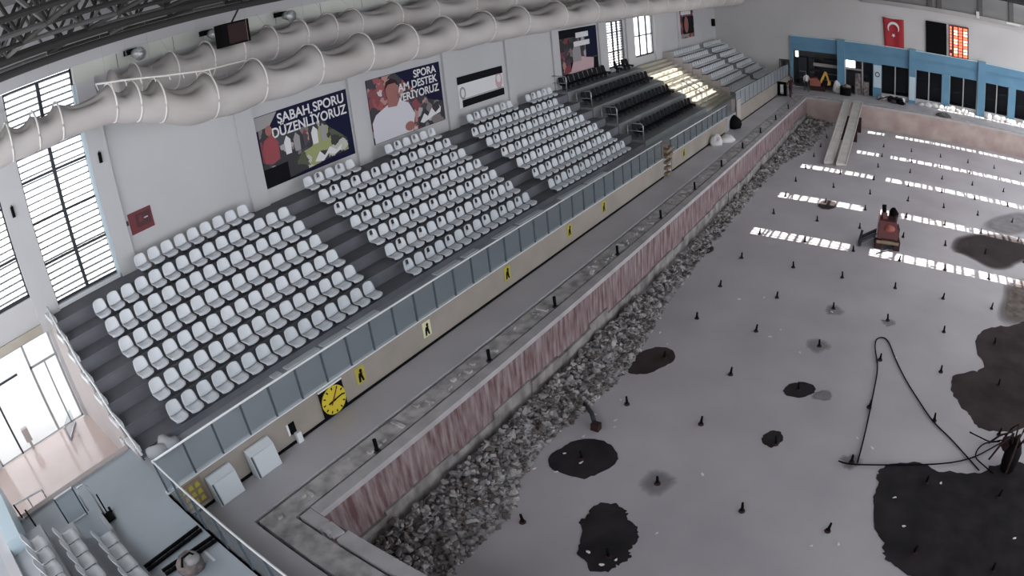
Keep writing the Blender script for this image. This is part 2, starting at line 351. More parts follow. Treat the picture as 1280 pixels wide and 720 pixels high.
louvre_window(3, 32.5, 34.9, 3.85, 6.95, [33.4, 34.1], [4.9, 6.2], 0.18, 0.16, 'bright narrow window behind the black seats')
w4 = louvre_window(4, 36.5, 39.9, 4.1, 7.05, [37.6, 38.8], [5.6], 0, 0, 'bright narrow window above the sunlit stairs')
# glazed entrance
dr = thing('door_1', 'overexposed glazed entrance doors with thin metal frames', 'door', kind='structure')
xd = XW - 0.12
B('door_frame', 'steel', dr, (xd - 0.05, xd, -5.9, -5.84, 0, 3.1), (xd - 0.05, xd, -2.4, -2.32, 0, 3.1), (xd - 0.05, xd, -5.9, -2.32, 3.02, 3.1), (xd - 0.05, xd, -5.9, -2.32, 0.0, 0.05))
B('door_mullion', 'steel', dr, (xd - 0.05, xd + 0.02, -3.42, -3.34, 0, 3.05)); B('door_mullion', 'frame_dark', dr, (xd - 0.05, xd + 0.02, -5.0, -4.93, 0, 2.2)); B('door_mullion', 'steel', dr, (xd - 0.04, xd, -2.86, -2.81, 0, 2.3))
B('transom', 'steel', dr, (xd - 0.05, xd + 0.02, -3.4, -2.35, 2.24, 2.32)); B('transom', 'frame_dark', dr, (xd - 0.05, xd + 0.02, -5.9, -3.9, 2.3, 2.36))
for a, b in [(-5.85, -5.0), (-4.93, -3.42), (-3.34, -2.86), (-2.81, -2.4)]: B('pane', 'glass_clear', dr, (xd - 0.03, xd - 0.02, a, b, 0.05, 2.22))
for a, b in [(-5.85, -3.42), (-3.34, -2.4)]: B('pane', 'glass_clear', dr, (xd - 0.03, xd - 0.02, a, b, 2.34, 3.02))
struct('trim_1', 'cream lintel over the glazed entrance doors', 'trim', 'pale_step', (XW - 0.02, XW + 0.09, -5.9, -2.3, 3.12, 3.38))
o = thing('door_leaf', 'open glass door leaf with pale green edge standing at the entrance', 'door', (XW + 0.05, -2.75, 0), R(-32))
B('pane', 'glass_pale', o, (0.0, 1.0, -0.02, 0.02, 0.05, 0.5)); B('rail', 'steel', o, (0, 1.0, -0.03, 0.03, 0.0, 0.06)); B('stile', 'steel', o, (0.95, 1.02, -0.03, 0.03, 0, 0.5))
p = atz(42, 560, 0.0)
o = thing('card_reader', 'grey post-mounted card reader on the landing by the entrance doors', 'turnstile', (p.x, p.y, 0))
B('post', 'wall_pink', o, (-0.05, 0.05, -0.05, 0.05, 0, 0.35)); B('head', 'wall_pink', o, (-0.09, 0.09, -0.12, 0.12, 0.3, 0.75)); B('arm', 'wall_pink', o, (-0.7, -0.05, -0.04, 0.04, 0.25, 0.36))

# ------------------------------------------------------------------ far wall with blue window front
holes = [(-2.2, 2.15, 0, 3.45), (2.9, 5.55, 0.0, 3.15), (6.4, 9.0, 0.45, 3.05), (9.75, 12.25, 0.45, 3.05), (13.1, 15.75, 0.45, 3.05), (16.65, 19.0, 0.45, 3.05), (19.8, 22.3, 0.45, 3.05), (23.2, 25.6, 0.45, 3.05)]
bx = [(XW, 26, YF, YF + 0.3, 3.45, 11.0)]; px = XW
for a, b, c, d in [(-3.45, -2.6, 0, 2.4)] + holes:
    bx.append((px, a, YF, YF + 0.3, 0, 3.45))
    if c > 0: bx.append((a, b, YF, YF + 0.3, 0, c))
    if d < 3.45: bx.append((a, b, YF, YF + 0.3, d, 3.45))
    px = b
bx.append((px, 26, YF, YF + 0.3, 0, 3.45))
wf = struct('wall_far', 'pale grey end wall above the blue window front', 'wall', 'wall_far', *bx)
bf = thing('window_front', 'blue painted frame of beams and columns around the end windows', 'window frame', kind='structure')
B('beam', 'blue', bf, (-2.3, 26, YF - 0.16, YF - 0.005, 4.1, 4.75)); B('beam', 'blue', bf, (-2.3, 26, YF - 0.05, YF - 0.005, 3.85, 4.1)); 
B('beam', 'blue', bf, (2.15, 26, YF - 0.08, YF - 0.005, 3.06, 3.85)); B('beam', 'blue', bf, (-2.3, 2.15, YF - 0.08, YF - 0.005, 3.45, 3.85))
B('beam_cap', 'pale_blue', bf, (-2.35, 26, YF - 0.2, YF - 0.005, 4.75, 4.82))
B('column', 'blue', bf, (-2.4, -2.15, YF - 0.2, YF - 0.005, 0, 4.75))
for a, b in [(2.15, 2.85), (9.05, 9.7), (15.82, 16.58), (22.4, 23.15)]:
    B('column', 'blue', bf, (a, b, YF - 0.42, YF - 0.005, 0, 4.9))
for a, b in [(5.55, 6.4), (12.27, 13.06), (19.02, 19.78), (25.62, 26)]:
    B('column', 'blue', bf, (a, b, YF - 0.12, YF - 0.005, 0, 3.1))
for a, b, t in [(5.62, 6.35, 'pale_blue'), (9.08, 9.66, 'pale_blue')]:
    yq = YF - (0.125 if a < 9 else 0.425)
    B('poster_panel', t, bf, (a, b, yq - 0.01, yq, 0.3 if a > 9 else 0.9, 2.95 if a < 9 else 2.4))
MB().prism(disc(16, 0.24, (5.98, YF - 0.14, 2.1), 'y'), (0, -0.01, 0)).build('emblem', 'frame_dark', bf)
MB().prism(disc(16, 0.15, (5.98, YF - 0.152, 2.1), 'y'), (0, -0.01, 0)).build('emblem', 'pale_blue', bf)
for i, (a, b, c, d) in enumerate(holes):
    if i == 0: continue
    o = thing('window_%d' % (4 + i), ['', 'dark cluttered doorway bay with a white light panel', 'dark window pane pair beside the pale poster column', 'dark window pair with white sacks on its sill', 'dark window pair with a reddish thing behind the glass', 'dark window pair with a leaning frame behind the glass', 'dark window pair beyond the third blue column', 'dark window pair at the far right of the blue front'][i].replace('at the far right', 'at the outer end'), 'window', kind='structure')
    mid = (a + b) / 2
    if i > 1:
        B('mullion', 'soffit_grey', o, (mid - 0.06, mid + 0.06, YF + 0.02, YF + 0.12, c, d))
        for s, e in ((a, mid - 0.06), (mid + 0.06, b)):
            B('pane', 'glass_dark', o, (s, e, YF + 0.06, YF + 0.07, c, d))
            for zz in (1.55, 2.2): B('shelf_bar', 'shelf_inside', o, (s + 0.2, e - 0.1, YF + 0.35, YF + 0.45, zz + random.uniform(-.1, .1), zz + 0.1))
    else:
        B('jamb', 'soffit_grey', o, (4.45, 4.6, YF + 0.05, YF + 0.15, 0, 3.1)); B('pane', 'glass_dark', o, (4.6, 5.55, YF + 0.06, YF + 0.07, 0.05, 3.1))
        B('transom', 'soffit_grey', o, (2.95, 4.5, YF + 0.05, YF + 0.15, 2.2, 2.32))
struct('room_behind', 'dim room behind the blue window front', 'room', 'room_dark', (-4, 26, 60, 60.2, 0, 4.5), (-4, 26, YF + 0.3, 60, -0.2, 0.0), (-4, 26, YF + 0.3, 60, 4.3, 4.5), (-4.2, -4, YF + 0.3, 60, 0, 4.5), (26, 26.2, YF + 0.3, 60, 0, 4.5), (2.3, 2.45, YF + 0.4, 60, 0, 4.4))
o = thing('light_panel', 'glowing white light panel hanging in the doorway bay', 'lamp', (3.37, YF + 0.2, 2.8)); B('diffuser', 'lamp_lit', o, (-0.44, 0.44, -0.03, 0.0, -0.42, 0.42)); B('frame', 'frame_dark', o, (-0.47, 0.47, 0.0, 0.05, -0.45, 0.45))
o = thing('wall_lamp', 'small glowing white lamp inside the open bay', 'lamp', (-1.83, YF + 0.25, 3.1)); B('bulb', 'lamp_lit', o, (-0.14, 0.14, -0.03, 0.03, -0.3, 0.25)); B('bracket', 'frame_dark', o, (-0.1, 0.1, 0.03, 0.1, 0.1, 0.4))
o = thing('shutter_beam', 'pale crossbeam across the open bay of the end wall', 'beam', kind='structure'); B('bar', 'soffit_grey', o, (-0.3, 2.1, YF + 0.6, YF + 0.8, 2.05, 2.35))
for k, (a, b) in enumerate([(-2.0, -1.2), (-0.9, -0.4), (0.4, 2.0)]):
    o = thing('storage_rack', ['dark rack at the corner of the open bay', 'slim dark rack in the middle of the open bay', 'wide dark rack behind the digger in the open bay'][k], 'rack', (a, YF + 2, 0))
    B('body', 'frame_dark', o, (0, b - a, 0, 0.6, 0, 2.6)); B('shelf', 'shelf_inside', o, (0.05, b - a - 0.05, -0.05, 0, 1.2, 1.3)); B('shelf', 'shelf_inside', o, (0.05, b - a - 0.05, -0.05, 0, 0.6, 0.7))
# dark doorway in the corner beside the stand
d2 = thing('door_2', 'dim doorway in the end wall beside the last seating block', 'door', kind='structure'); B('door_frame', 'frame_dark', d2, (-3.52, -3.45, YF - 0.04, YF + 0.02, 0, 2.46), (-2.6, -2.53, YF - 0.04, YF + 0.02, 0, 2.46), (-3.52, -2.53, YF - 0.04, YF + 0.02, 2.4, 2.47))

# ------------------------------------------------------------------ roof
bands = BANDS
HW = 0.42
holes_r = [(yc - HW, yc + HW, xa + SH, xb + SH) for yc, xa, xb in bands] + [(35.6, 40.3, -3.4, 1.2)]      # skylight strips and the skylight over the stairs
cuts = sorted({-12.0, 62.0} | {h[0] for h in holes_r} | {h[1] for h in holes_r}); rb = []
for ya, yb in zip(cuts, cuts[1:]):
    xs_ = sorted((h[2], h[3]) for h in holes_r if h[0] <= ya + 1e-6 and h[1] >= yb - 1e-6); px = -12.0
    for xa, xb in xs_: rb.append((px, xa, ya, yb, ZR, ZR + 0.15)); px = xb
    rb.append((px, 36, ya, yb, ZR, ZR + 0.15))
rf = struct('ceiling', 'dark underside of the hall roof with narrow skylight strips', 'ceiling', 'roof_under', *rb)
for yc, xa, xb in bands:
    b = MB(); x = xa
    while x < xb:
        wbar = random.choice([0.05, 0.05, 0.07, 0.1]); b.box(x + SH, x + SH + wbar, yc - HW, yc + HW, ZR, ZR + 0.12); x += random.choice([0.4, 0.5, 0.62, 0.8])
    b.box(7.25 + SH, 8.05 + SH, yc - HW, yc + HW, ZR, ZR + 0.12)  # added block, leaves the gap of a truss shadow in each band
    b.build('skylight_shadow_bars', 'truss', rf)['kind'] = 'stuff'
b = MB()  # bars added across the stairs skylight to break up its sunlight
for k in range(8): x = -3.4 + k * 0.62; b.box(x, x + 0.16, 35.6, 40.3, ZR, ZR + 0.12)
for k in range(6): b.box(-3.4, 1.2, 35.6 + k * 0.92, 35.6 + k * 0.92 + 0.14, ZR + 0.01, ZR + 0.13)
b.build('skylight_shadow_bars', 'truss', rf)['kind'] = 'stuff'
# space frame: the members in sight near the camera singly, the rest together
sf = thing('roof_space_frame', 'dark steel space frame of tubes under the roof', 'truss', kind='structure')
rest = MB(); near = []
ZB, ZC, G = 10.75, 12.35, 2.1
def member(p, q, r):
    if max(p[1], q[1]) < 13 and max(p[0], q[0]) < 1.5 and min(p[1], q[1]) > -4.6: near.append((p, q, r))
    else: rest.tube([p, q], r, 5)
nx, ny = 17, 29
bot = [[(-9.2 + i * G, -4.3 + j * G, ZB) for j in range(ny)] for i in range(nx)]
top = [[(-9.2 + (i + 0.5) * G, -4.3 + (j + 0.5) * G, ZC) for j in range(ny - 1)] for i in range(nx - 1)]
for i in range(nx):
    for j in range(ny):
        if i + 1 < nx: member(bot[i][j], bot[i + 1][j], 0.045)
        if j + 1 < ny: member(bot[i][j], bot[i][j + 1], 0.045)
for i in range(nx - 1):
    for j in range(ny - 1):
        for a, b in ((i, j), (i + 1, j), (i, j + 1), (i + 1, j + 1)): member(top[i][j], bot[a][b], 0.04)
for n, (p, q, r) in enumerate(near[:290]): MB().tube([p, q], r * 1.2, 6).build('tube', 'truss_grey' if n % 3 == 0 else 'truss', sf)
for p, q, r in near[290:]: rest.tube([p, q], r, 5)
rest.build('tubes_beyond', 'truss', sf)['kind'] = 'stuff'
for xx, zz, r in ((-5.0, 10.36, 0.10), (-5.0, 10.66, 0.09)):
    o = tag(MB().tube([(xx, -6, zz), (xx, 55, zz)], r, 10).build('ceiling_pipe', 'truss', None, True), 'long dark pipe under the roof, the %s of the pair' % ('lower' if zz < 10.5 else 'upper'), 'pipe', kind='structure')
# soffit hanging in front of the end wall
so_ = thing('ceiling_soffit', 'grey bulkhead and dark void under the roof at the end wall', 'soffit', kind='structure')
B('bottom_beam', 'soffit_grey', so_, (4.6, 26, 54.5, 54.98, 8.55, 8.95)); B('void_panel', 'roof_under', so_, (3.6, 26, 54.7, 54.98, 8.95, 12.0))
for x in (10.9, 11.8, 15.8, 18.9, 21): B('post', 'truss_grey', so_, (x, x + 0.45, 54.52, 54.7, 8.9, 11.5))
B('strut', 'ledge', so_, (15.6, 15.9, 54.44, 54.5, 8.7, 9.3)); B('strut', 'ledge', so_, (18.6, 20.0, 54.44, 54.5, 8.75, 8.9))

# ------------------------------------------------------------------ spectator stand
gs = thing('grandstand', 'dark grey stepped concrete stand carrying the spectator seats', 'grandstand', kind='structure')
def tread_z(i): return T0 + DZ * i
def front_x(i): return X0 - DX * i + 0.14
Y_A0, Y_A1, Y_V1, Y_S1 = -2.2, 25.4, 35.3, 41.3
AISLES = [(6.76, 7.98), (15.2, 16.5), (23.74, 25.4)]
for i in range(7):
    xf = front_x(i); xb = front_x(i + 1) - 0.02 if i < 6 else XW
    B('tier', 'tread', gs, (xb, xf, Y_A0 + 0.06, Y_A1, 0.0, tread_z(i)))
    B('riser', 'tread', gs, (xf, xf + 0.012, Y_A0 + 0.06, Y_A1, tread_z(i - 1) if i else ZW, tread_z(i) - 0.05))
    B('tier', 'walkway', gs, (xb, xf, Y_S1, YF, 0.0, tread_z(i)))
    B('riser', 'walkway', gs, (xf, xf + 0.012, Y_S1, YF, tread_z(i - 1) if i else ZW, tread_z(i)))
for j in range(4):
    xs = -4.97 - 1.475 * j; zt = 1.2 + 0.8 * j
    B('tier', 'vip_tread', gs, (xs - 0.75 if j < 3 else XW, xs + 0.73, Y_A1, Y_V1, 0.0, zt))
    B('riser', 'vip_tread', gs, (xs + 0.73, xs + 0.76, Y_A1, Y_V1, ZW, zt))
n = 14
for k in range(n):
    xf = -4.2 - k * (5.4 / n); zt = ZW + (k + 1) * (2.65 / n)
    B('step', 'pale_step', gs, (max(XW, xf - 5.4 / n - 0.01) if k < n - 1 else XW, xf, Y_V1, Y_S1, 0.0, zt))
struct('floor_walkway', 'grey walkway between the front seats and the glass railing', 'floor', 'walkway', (front_x(0) - 0.05, XB, -2.2, YF, -0.4, ZW))
# stand end toward the entrance: stepped side wall, pale kerb and handrail
prof = []
for i in range(7):
    xf = front_x(i); prof += [(xf, (tread_z(i - 1) if i else ZW)), (xf, tread_z(i))]
prof.append((XW, tread_z(6)))
pts = [(x, Y_A0, z + 0.02) for x, z in prof] + [(XW, Y_A0, 0), (front_x(0), Y_A0, 0)]
ew = tag(MB().prism(pts, (0, 0.06, 0)).build('wall_stand_end', 'wall_pink'), 'stepped pinkish side wall of the stand facing the entrance landing', 'wall', kind='structure')
for i in range(7):
    xf = front_x(i); xb = front_x(i + 1) if i < 6 else XW
    B('kerb_block', 'rail_white', ew, (xb + 0.04, xf - 0.02, Y_A0 - 0.05, Y_A0 + 0.13, tread_z(i), tread_z(i) + 0.16))
hr = thing('stair_handrail', 'wavy white handrail running down the stepped end of the stand', 'handrail', (0, 0, 0))
line = [(front_x(i) - 0.35 + 0.08 * (-1) ** i, Y_A0 + 0.02, tread_z(i) + 0.42 + 0.07 * (-1) ** i) for i in range(-1, 7)]
line[0] = (front_x(0) + 0.25, Y_A0 + 0.02, ZW + 0.25)
MB().tube(line, 0.035, 8).build('rail', 'rail_white', hr, True)
MB().tube([(x, y_, z - 0.16) for x, y_, z in line], 0.022, 6).build('rail', 'post_dark', hr, True)
for q in line[1:]: MB().tube([(q[0], q[1], q[2] - 0.45), q], 0.018, 6).build('baluster', 'rail_white', hr)
for k in range(3): MB().tube([(-5.35 - 0.14 * k, Y_A0 - 0.03, 0.0), (-5.35 - 0.14 * k, Y_A0 - 0.03, 1.0)], 0.025, 6).build('baluster', 'rail_white', hr)

# ------------------------------------------------------------------ barrier wall, glass railing
bw = struct('wall_barrier', 'low beige wall between the pool deck and the spectator walkway', 'wall', 'beige', (XB - 0.06, XB + 0.04, -2.38, 23.5, 0, ZW + 0.03), (XB - 0.06, XB + 0.04, 24.6, 34.2, 0, ZW + 0.03), (XB - 0.06, XB + 0.04, 36.3, 54, 0, ZW + 0.25))
B('baseboard', 'black', bw, (XB + 0.04, XB + 0.065, -2.3, 23.5, 0, 0.075)); B('baseboard', 'black', bw, (XB + 0.04, XB + 0.065, 24.6, 33.6, 0, 0.075)); B('baseboard', 'black', bw, (XB + 0.04, XB + 0.065, 37, 54, 0, 0.075))
B('coping', 'board', bw, (XB - 0.08, XB + 0.05, -2.38, 23.5, ZW + 0.03, ZW + 0.06)); B('coping', 'board', bw, (XB - 0.08, XB + 0.05, 24.6, 34.2, ZW + 0.03, ZW + 0.06))
ne = struct('wall_platform_face', 'grey face below the glass railing at the pool end', 'wall', 'beige', (XB, 26, -2.38, -2.3, 0, ZW))
gpost = MB().box(-0.02, 0.02, -0.022, 0.022, 0, 0.93)
def railing(name, label, a, b, z0, h, step, axis, gl='glass_pale', railm='rail_white', solid=False):
    o = thing(name, label, 'railing')
    n = max(1, round((b - a) / step)); st = (b - a) / n; first = None
    for k in range(n + 1):
        t = a + k * st
        loc = (XB, t, z0) if axis == 'y' else (t, -2.33, z0)
        if first is None:
            q = MB().box(-0.022, 0.022, -0.022, 0.022, -0.1, h).build('post', 'post_dark', o); q.location = loc; first = q.data
        else: inst(first, 'post', o, loc)
    pan = None
    for k in range(n):
        t = a + (k + 0.5) * st; loc = (XB, t, z0) if axis == 'y' else (t, -2.33, z0)
        if pan is None:
            w_ = st / 2 - 0.03
            q = (MB().box(-0.006, 0.006, -w_, w_, 0.03, h - 0.04) if axis == 'y' else MB().box(-w_, w_, -0.006, 0.006, 0.03, h - 0.04)).build('glass_panel', gl, o); q.location = loc; pan = q.data
        else: inst(pan, 'glass_panel', o, loc)
    P = [(XB, a - 0.03, z0 + h), (XB, b + 0.03, z0 + h)] if axis == 'y' else [(a - 0.03, -2.33, z0 + h), (b + 0.03, -2.33, z0 + h)]
    MB().tube(P, 0.028, 8).build('handrail', railm, o, True)
    return o
railing('glass_railing', 'long glass railing with white handrail in front of the white seat blocks', -2.33, 23.45, ZW, 0.94, 0.87, 'y')
railing('glass_railing', 'glass railing with white handrail across the platform at the pool end', XB, 25.0, ZW, 0.94, 0.87, 'x')
railing('glass_railing', 'glass railing with white handrail in front of the black seats', 24.6, 34.2, ZW, 0.80, 0.95, 'y')
glassmat('glass_milky', (0.34, 0.37, 0.39), 0.75, 0.3)
railing('glass_railing', 'milky panelled railing in front of the last seating block', 36.3, 54.0, ZW + 0.25, 1.05, 1.2, 'y', gl='glass_milky', railm='steel')
# steps unit in the gap of the barrier
o = thing('wooden_steps', 'stack of brown slatted wooden steps in the gap of the barrier', 'steps', (XB, 23.55, 0))
for k in range(5):
    z = 0.06 + k * 0.29
    B('slat', 'wood_brown', o, (-0.55, 0.22, 0.05, 0.55, z, z + 0.13))
    if k > 1: B('slat', 'wood_brown', o, (-0.55, 0.15, 0.62, 0.75 + 0.12 * (k - 1), z, z + 0.13))
B('stringer', 'beige', o, (-0.56, 0.02, 0.0, 0.05, 0, 1.5)); B('stringer', 'beige', o, (-0.56, 0.02, 0.56, 0.61, 0, 1.5)); B('stringer', 'beige', o, (-0.56, -0.05, 1.0, 1.05, 0, 1.5))

# ------------------------------------------------------------------ seats
def shell(profile, cols, hole=None, th=0.014):
    bm = bmesh.new(); g = []
    for (x, z, hw, cx, cz) in profile:
        row = []
        for c in range(cols + 1):
            t = -1 + 2 * c / cols; e = abs(t) ** 2.2
            row.append(bm.verts.new((x + cx * e, t * hw, z + cz * e)))
        g.append(row)
    for i in range(len(g) - 1):
        for c in range(cols):
            if hole and i in hole and abs(c - cols // 2) <= 1: continue
            bm.faces.new((g[i][c], g[i][c + 1], g[i + 1][c + 1], g[i + 1][c]))
    bmesh.ops.recalc_face_normals(bm, faces=bm.faces)
    bmesh.ops.solidify(bm, geom=bm.faces[:], thickness=th)
    me = bpy.data.meshes.new('shell'); bm.to_mesh(me); bm.free(); return me
pan_prof = [(0.25, 0.13, 0.19, -0.03, 0.02), (0.24, 0.19, 0.21, -0.02, 0.03), (0.12, 0.20, 0.222, 0, 0.035), (-0.03, 0.19, 0.222, 0, 0.04), (-0.13, 0.21, 0.215, 0.02, 0.04)]
back_prof = [(-0.13, 0.21, 0.215, 0.02, 0.04), (-0.18, 0.29, 0.215, 0.045, 0.02), (-0.20, 0.38, 0.212, 0.05, 0), (-0.215, 0.46, 0.20, 0.045, 0), (-0.23, 0.53, 0.175, 0.035, 0), (-0.235, 0.565, 0.135, 0.02, -0.02)]
ME_pan = shell(pan_prof, 6); ME_back = shell(back_prof, 8); ME_back_h = shell(back_prof, 9, hole=(2, 3))
for q in (ME_pan, ME_back, ME_back_h):
    q.materials.append(M['seat_white']); q.polygons.foreach_set('use_smooth', [True] * len(q.polygons))
_b = MB().box(-0.10, 0.06, -0.05, 0.05, -0.01, 0.185).build('bracket', 'frame_dark'); ME_brk = _b.data; bpy.data.objects.remove(_b)
def seat(loc, rz, label, group, hole=False, name='stadium_seat', pm=None, bmh=None):
    o = thing(name, label, 'seat', loc, rz, group)
    inst(ME_brk, 'bracket', o); inst(pm or ME_pan, 'seat_pan', o); inst(bmh or (ME_back_h if hole else ME_back), 'backrest', o)
    return o
ROWN = ['front', 'second', 'third', 'fourth', 'fifth', 'sixth', 'wall']
BLK = {1: (-0.696, 15, 'the block beside the louvred window'), 2: (8.26, 14, 'the block below the posters'), 3: (16.794, 14, 'the block by the black seats')}
def atrow6(u, v):
    d = ray(u, v); zz = T0 + DZ * 6 + 0.29; return CAM + d * ((zz - CAM.z) / d.z)
for b, (ys, n, where) in BLK.items():
    for i in range(6):
        for k in range(n):
            hole = b > 1 and (k + i + b) % 2 == 0
            lab = 'white seat %s, %s row of %s' % ('with handle hole' if hole else 'with plain back', ROWN[i], where)
            seat((X0 - DX * i, ys + SP * k, tread_z(i)), 0, lab, '%s row seats of block %d' % (ROWN[i], b), hole)
rows6 = {1: [(0.87 * 1.0 + 0.0, 9)], 2: [(8.32, 5), (12.45, 6)], 3: [(17.6, 7), (22.3, 5)]}
p1 = CAM + (Vector((-7.5, 0.87, 4.21)) - CAM) * ((-8.84 - CAM.x) / (-7.5 - CAM.x))
rows6[1] = [(p1.y, 9)]
for b, lst in rows6.items():
    for ys, n in lst:
        for k in range(n):
            hole = b > 1 and k % 2 == 1
            seat((X0 - DX * 6 - 0.12, ys + SP * k, tread_z(6)), 0, 'white seat %s by the wall, top row %s' % ('with handle hole' if hole else 'with plain back', {1: 'beside the louvred window', 2: 'right below the posters', 3: 'nearest the black seats'}[b].replace('right below', 'just below').replace('nearest', 'next to')), 'top row seats of block %d' % b, hole)
# black seats
ME_bpan = ME_pan.copy(); ME_bback = ME_back.copy()
for q in (ME_bpan, ME_bback): q.materials.clear(); q.materials.append(M['seat_black'])
for j in range(4):
    y = 26.1
    k = 0
    while y < 34.9:
        if not (j == 3 and (31.2 < y < 32.4 or 33.1 < y < 33.6)):
            o = seat((-4.97 - 1.475 * j + (0.14 if j == 3 else 0), y, 1.2 + 0.8 * j), 0, 'black upholstered seat with padded back, %s row of the black block' % ['front', 'second', 'third', 'top'][j], 'black seats, %s row' % ['front', 'second', 'third', 'top'][j], name='padded_seat', pm=ME_bpan, bmh=ME_bback)
            o.scale = (1.15, 1.1, 1.25)
        y += 0.56
# seats of the far block: too small and many to tell apart
fs = MB()
for i in range(7):
    y = 41.9
    while y < 54.6:
        if not 48.5 < y < 49.5:
            x, z = X0 - DX * i, tread_z(i)
            fs.box(x - 0.16, x + 0.24, y - 0.21, y + 0.21, z + 0.16, z + 0.20)
            fs.add([(x - 0.16, y - 0.21, z + 0.18), (x - 0.16, y + 0.21, z + 0.18), (x - 0.24, y + 0.14, z + 0.52), (x - 0.24, y - 0.14, z + 0.52), (x - 0.19, y - 0.21, z + 0.18), (x - 0.19, y + 0.21, z + 0.18), (x - 0.26, y + 0.14, z + 0.52), (x - 0.26, y - 0.14, z + 0.52)], [(0, 1, 2, 3), (7, 6, 5, 4), (0, 3, 7, 4), (1, 5, 6, 2), (3, 2, 6, 7), (0, 4, 5, 1)])
        y += SP
o = tag(fs.build('distant_seating', 'seat_white'), 'rows of small white seats in the last block beyond the sunlit stairs', 'seats', kind='stuff')
eb = struct('wall_block_end', 'stepped pale end wall of the last seating block beside the sunlit stairs', 'wall', 'wall_pink', *[(front_x(i + 1) - 0.02 if i < 6 else XW, front_x(i) - 0.05, Y_S1 - 0.03, Y_S1 + 0.05, 0.3, tread_z(i) + 0.55) for i in range(7)])
# low barrier on the walkway before the last block, aisle rails of the black block
for j in range(4):
    xs = -4.97 - 1.475 * j; zt = 1.2 + 0.8 * j
    o = thing('aisle_rail', 'bent steel aisle rail beside the %s row of black seats' % ['front', 'second', 'third', 'top'][j], 'handrail', (xs + 0.1, 25.65, zt))
    MB().tube([(0.45, 0, 0), (0.45, 0, 0.75), (0.38, 0, 0.85), (-0.4, 0, 0.85), (-0.45, 0, 0.75), (-0.45, 0, 0)], 0.03, 6).build('tube', 'steel', o, True)
    MB().tube([(0.45, 0, 0.45), (-0.45, 0, 0.45)], 0.02, 6).build('crossbar', 'steel', o, True)
for k, (x, y) in enumerate([(-4.6, 35.6), (-4.6, 36.6)]):
    o = thing('stair_rail', 'thin steel rail post at the foot of the sunlit stairs, %s one' % ['first', 'second'][k], 'handrail', (x, y, ZW + 0.2))
    MB().tube([(0, 0, 0), (0, 0, 1.0)], 0.03, 6).build('post', 'steel', o); MB().tube([(0, 0, 1.0), (-1.4, 0, 1.75)], 0.03, 6).build('handrail', 'steel', o)
    MB().tube([(-1.4, 0, 0.7), (-1.4, 0, 1.75)], 0.03, 6).build('post', 'steel', o)

# ------------------------------------------------------------------ end stand on the platform
es = thing('end_stand', 'small stepped stand on the platform with white seats', 'grandstand', kind='structure')
for i in range(3):
    B('tier', 'walkway', es, (-2.9 if i else -2.3, 14, -4.75 - 0.74 * i if i < 2 else -9, -4.02 - 0.74 * i, ZW, ZW + 0.16 + 0.4 * i))
    B('riser', 'walkway', es, (-2.9 if i else -2.3, 14, -4.02 - 0.74 * i, -4.0 - 0.74 * i, ZW, ZW + 0.12 + 0.4 * i))
B('side_panel', 'walkway', es, (-3.1, -2.3, -4.12, -4.0, ZW, ZW + 0.22))
for i, (xs, yy) in enumerate([(-1.85, -4.32), (-2.15, -5.06), (-2.0, -5.80)]):
    for k in range(9 if i < 2 else 7):
        seat((xs + 0.49 * k, yy, ZW + 0.16 + 0.4 * i), R(90), 'white plastic seat on the platform stand, %s row facing the pool end' % ['front', 'middle', 'back'][i], 'platform stand seats, %s row' % ['front', 'middle', 'back'][i])
pw = struct('wall_parapet', 'pale cyan parapet behind the platform stand', 'wall', 'pale_blue', (-5.6, -2.45, -6.45, -6.05, ZW, 2.2))
struct('wall_parapet_low', 'lilac grey kerb behind the platform stand seats', 'wall', 'wall_grey', (-5.6, 14, -6.75, -6.47, ZW, 2.0))
o = thing('glass_gate', 'small glass gate panel in a steel frame beside the platform stand', 'gate', (-3.65, -4.86, ZW))
MB().tube([(0, 0, 0), (0, 0, 0.82)], 0.022, 6).build('post', 'post_dark', o); MB().tube([(0, 0.56, 0), (0, 0.56, 0.82)], 0.022, 6).build('post', 'post_dark', o)
B('glass_panel', 'glass_pale', o, (-0.006, 0.006, 0.03, 0.53, 0.04, 0.78)); MB().tube([(0, 0, 0.82), (0, 0.56, 0.82)], 0.022, 6).build('top_rail', 'rail_white', o); MB().tube([(0, 0, 0.03), (0, 0.56, 0.03)], 0.022, 6).build('bottom_rail', 'rail_white', o)
o = thing('landing_rail', 'white handrail with steel posts at the edge of the pink landing', 'handrail', (0, 0, 0))
a, b = atz(16, 632, 0.95), atz(52, 612, 0.95)
MB().tube([a, b], 0.03, 6).build('handrail', 'rail_white', o)
for q in (a.lerp(b, 0.5), b, b + Vector((0.25, 0, 0))): MB().tube([(q.x, q.y, 0.0), q], 0.025, 6).build('post', 'steel', o)
for k, (u, v) in enumerate([(30, 650), (47, 661)]):
    q = atz(u, v, ZW)
    o = thing('floor_bollard', 'short %s post with a white cap at the platform kerb' % ['leaning', 'upright'][k], 'post', (q.x, q.y, ZW)); MB().tube([(-0.2 * k, -0.02, 0.5), (0, 0, 0)], 0.025, 6).build('stem', 'machine_dark', o); MB().tube([(-0.06, 0, 0.0), (0.06, 0, 0.03)], 0.06, 8).build('cap', 'rail_white', o)
q = atz(127, 648, ZW)
o = thing('hand_trolley', 'black hand trolley with a bent grey tube handle on the platform', 'trolley', (q.x, q.y, ZW))
MB().tube([(-0.1, -0.18, 0.3), (-0.12, -0.2, 0.75), (-0.1, -0.14, 0.95), (-0.05, 0.02, 0.98), (0, 0.1, 0.9), (0, 0.12, 0.0)], 0.022, 6).build('handle', 'steel', o, True)
B('plate', 'black', o, (0.0, 0.35, 0.02, 0.3, 0.02, 0.06)); MB().tube([(0.05, 0.2, 0.0), (0.0, 0.2, 0.6)], 0.02, 6).build('upright', 'black', o)
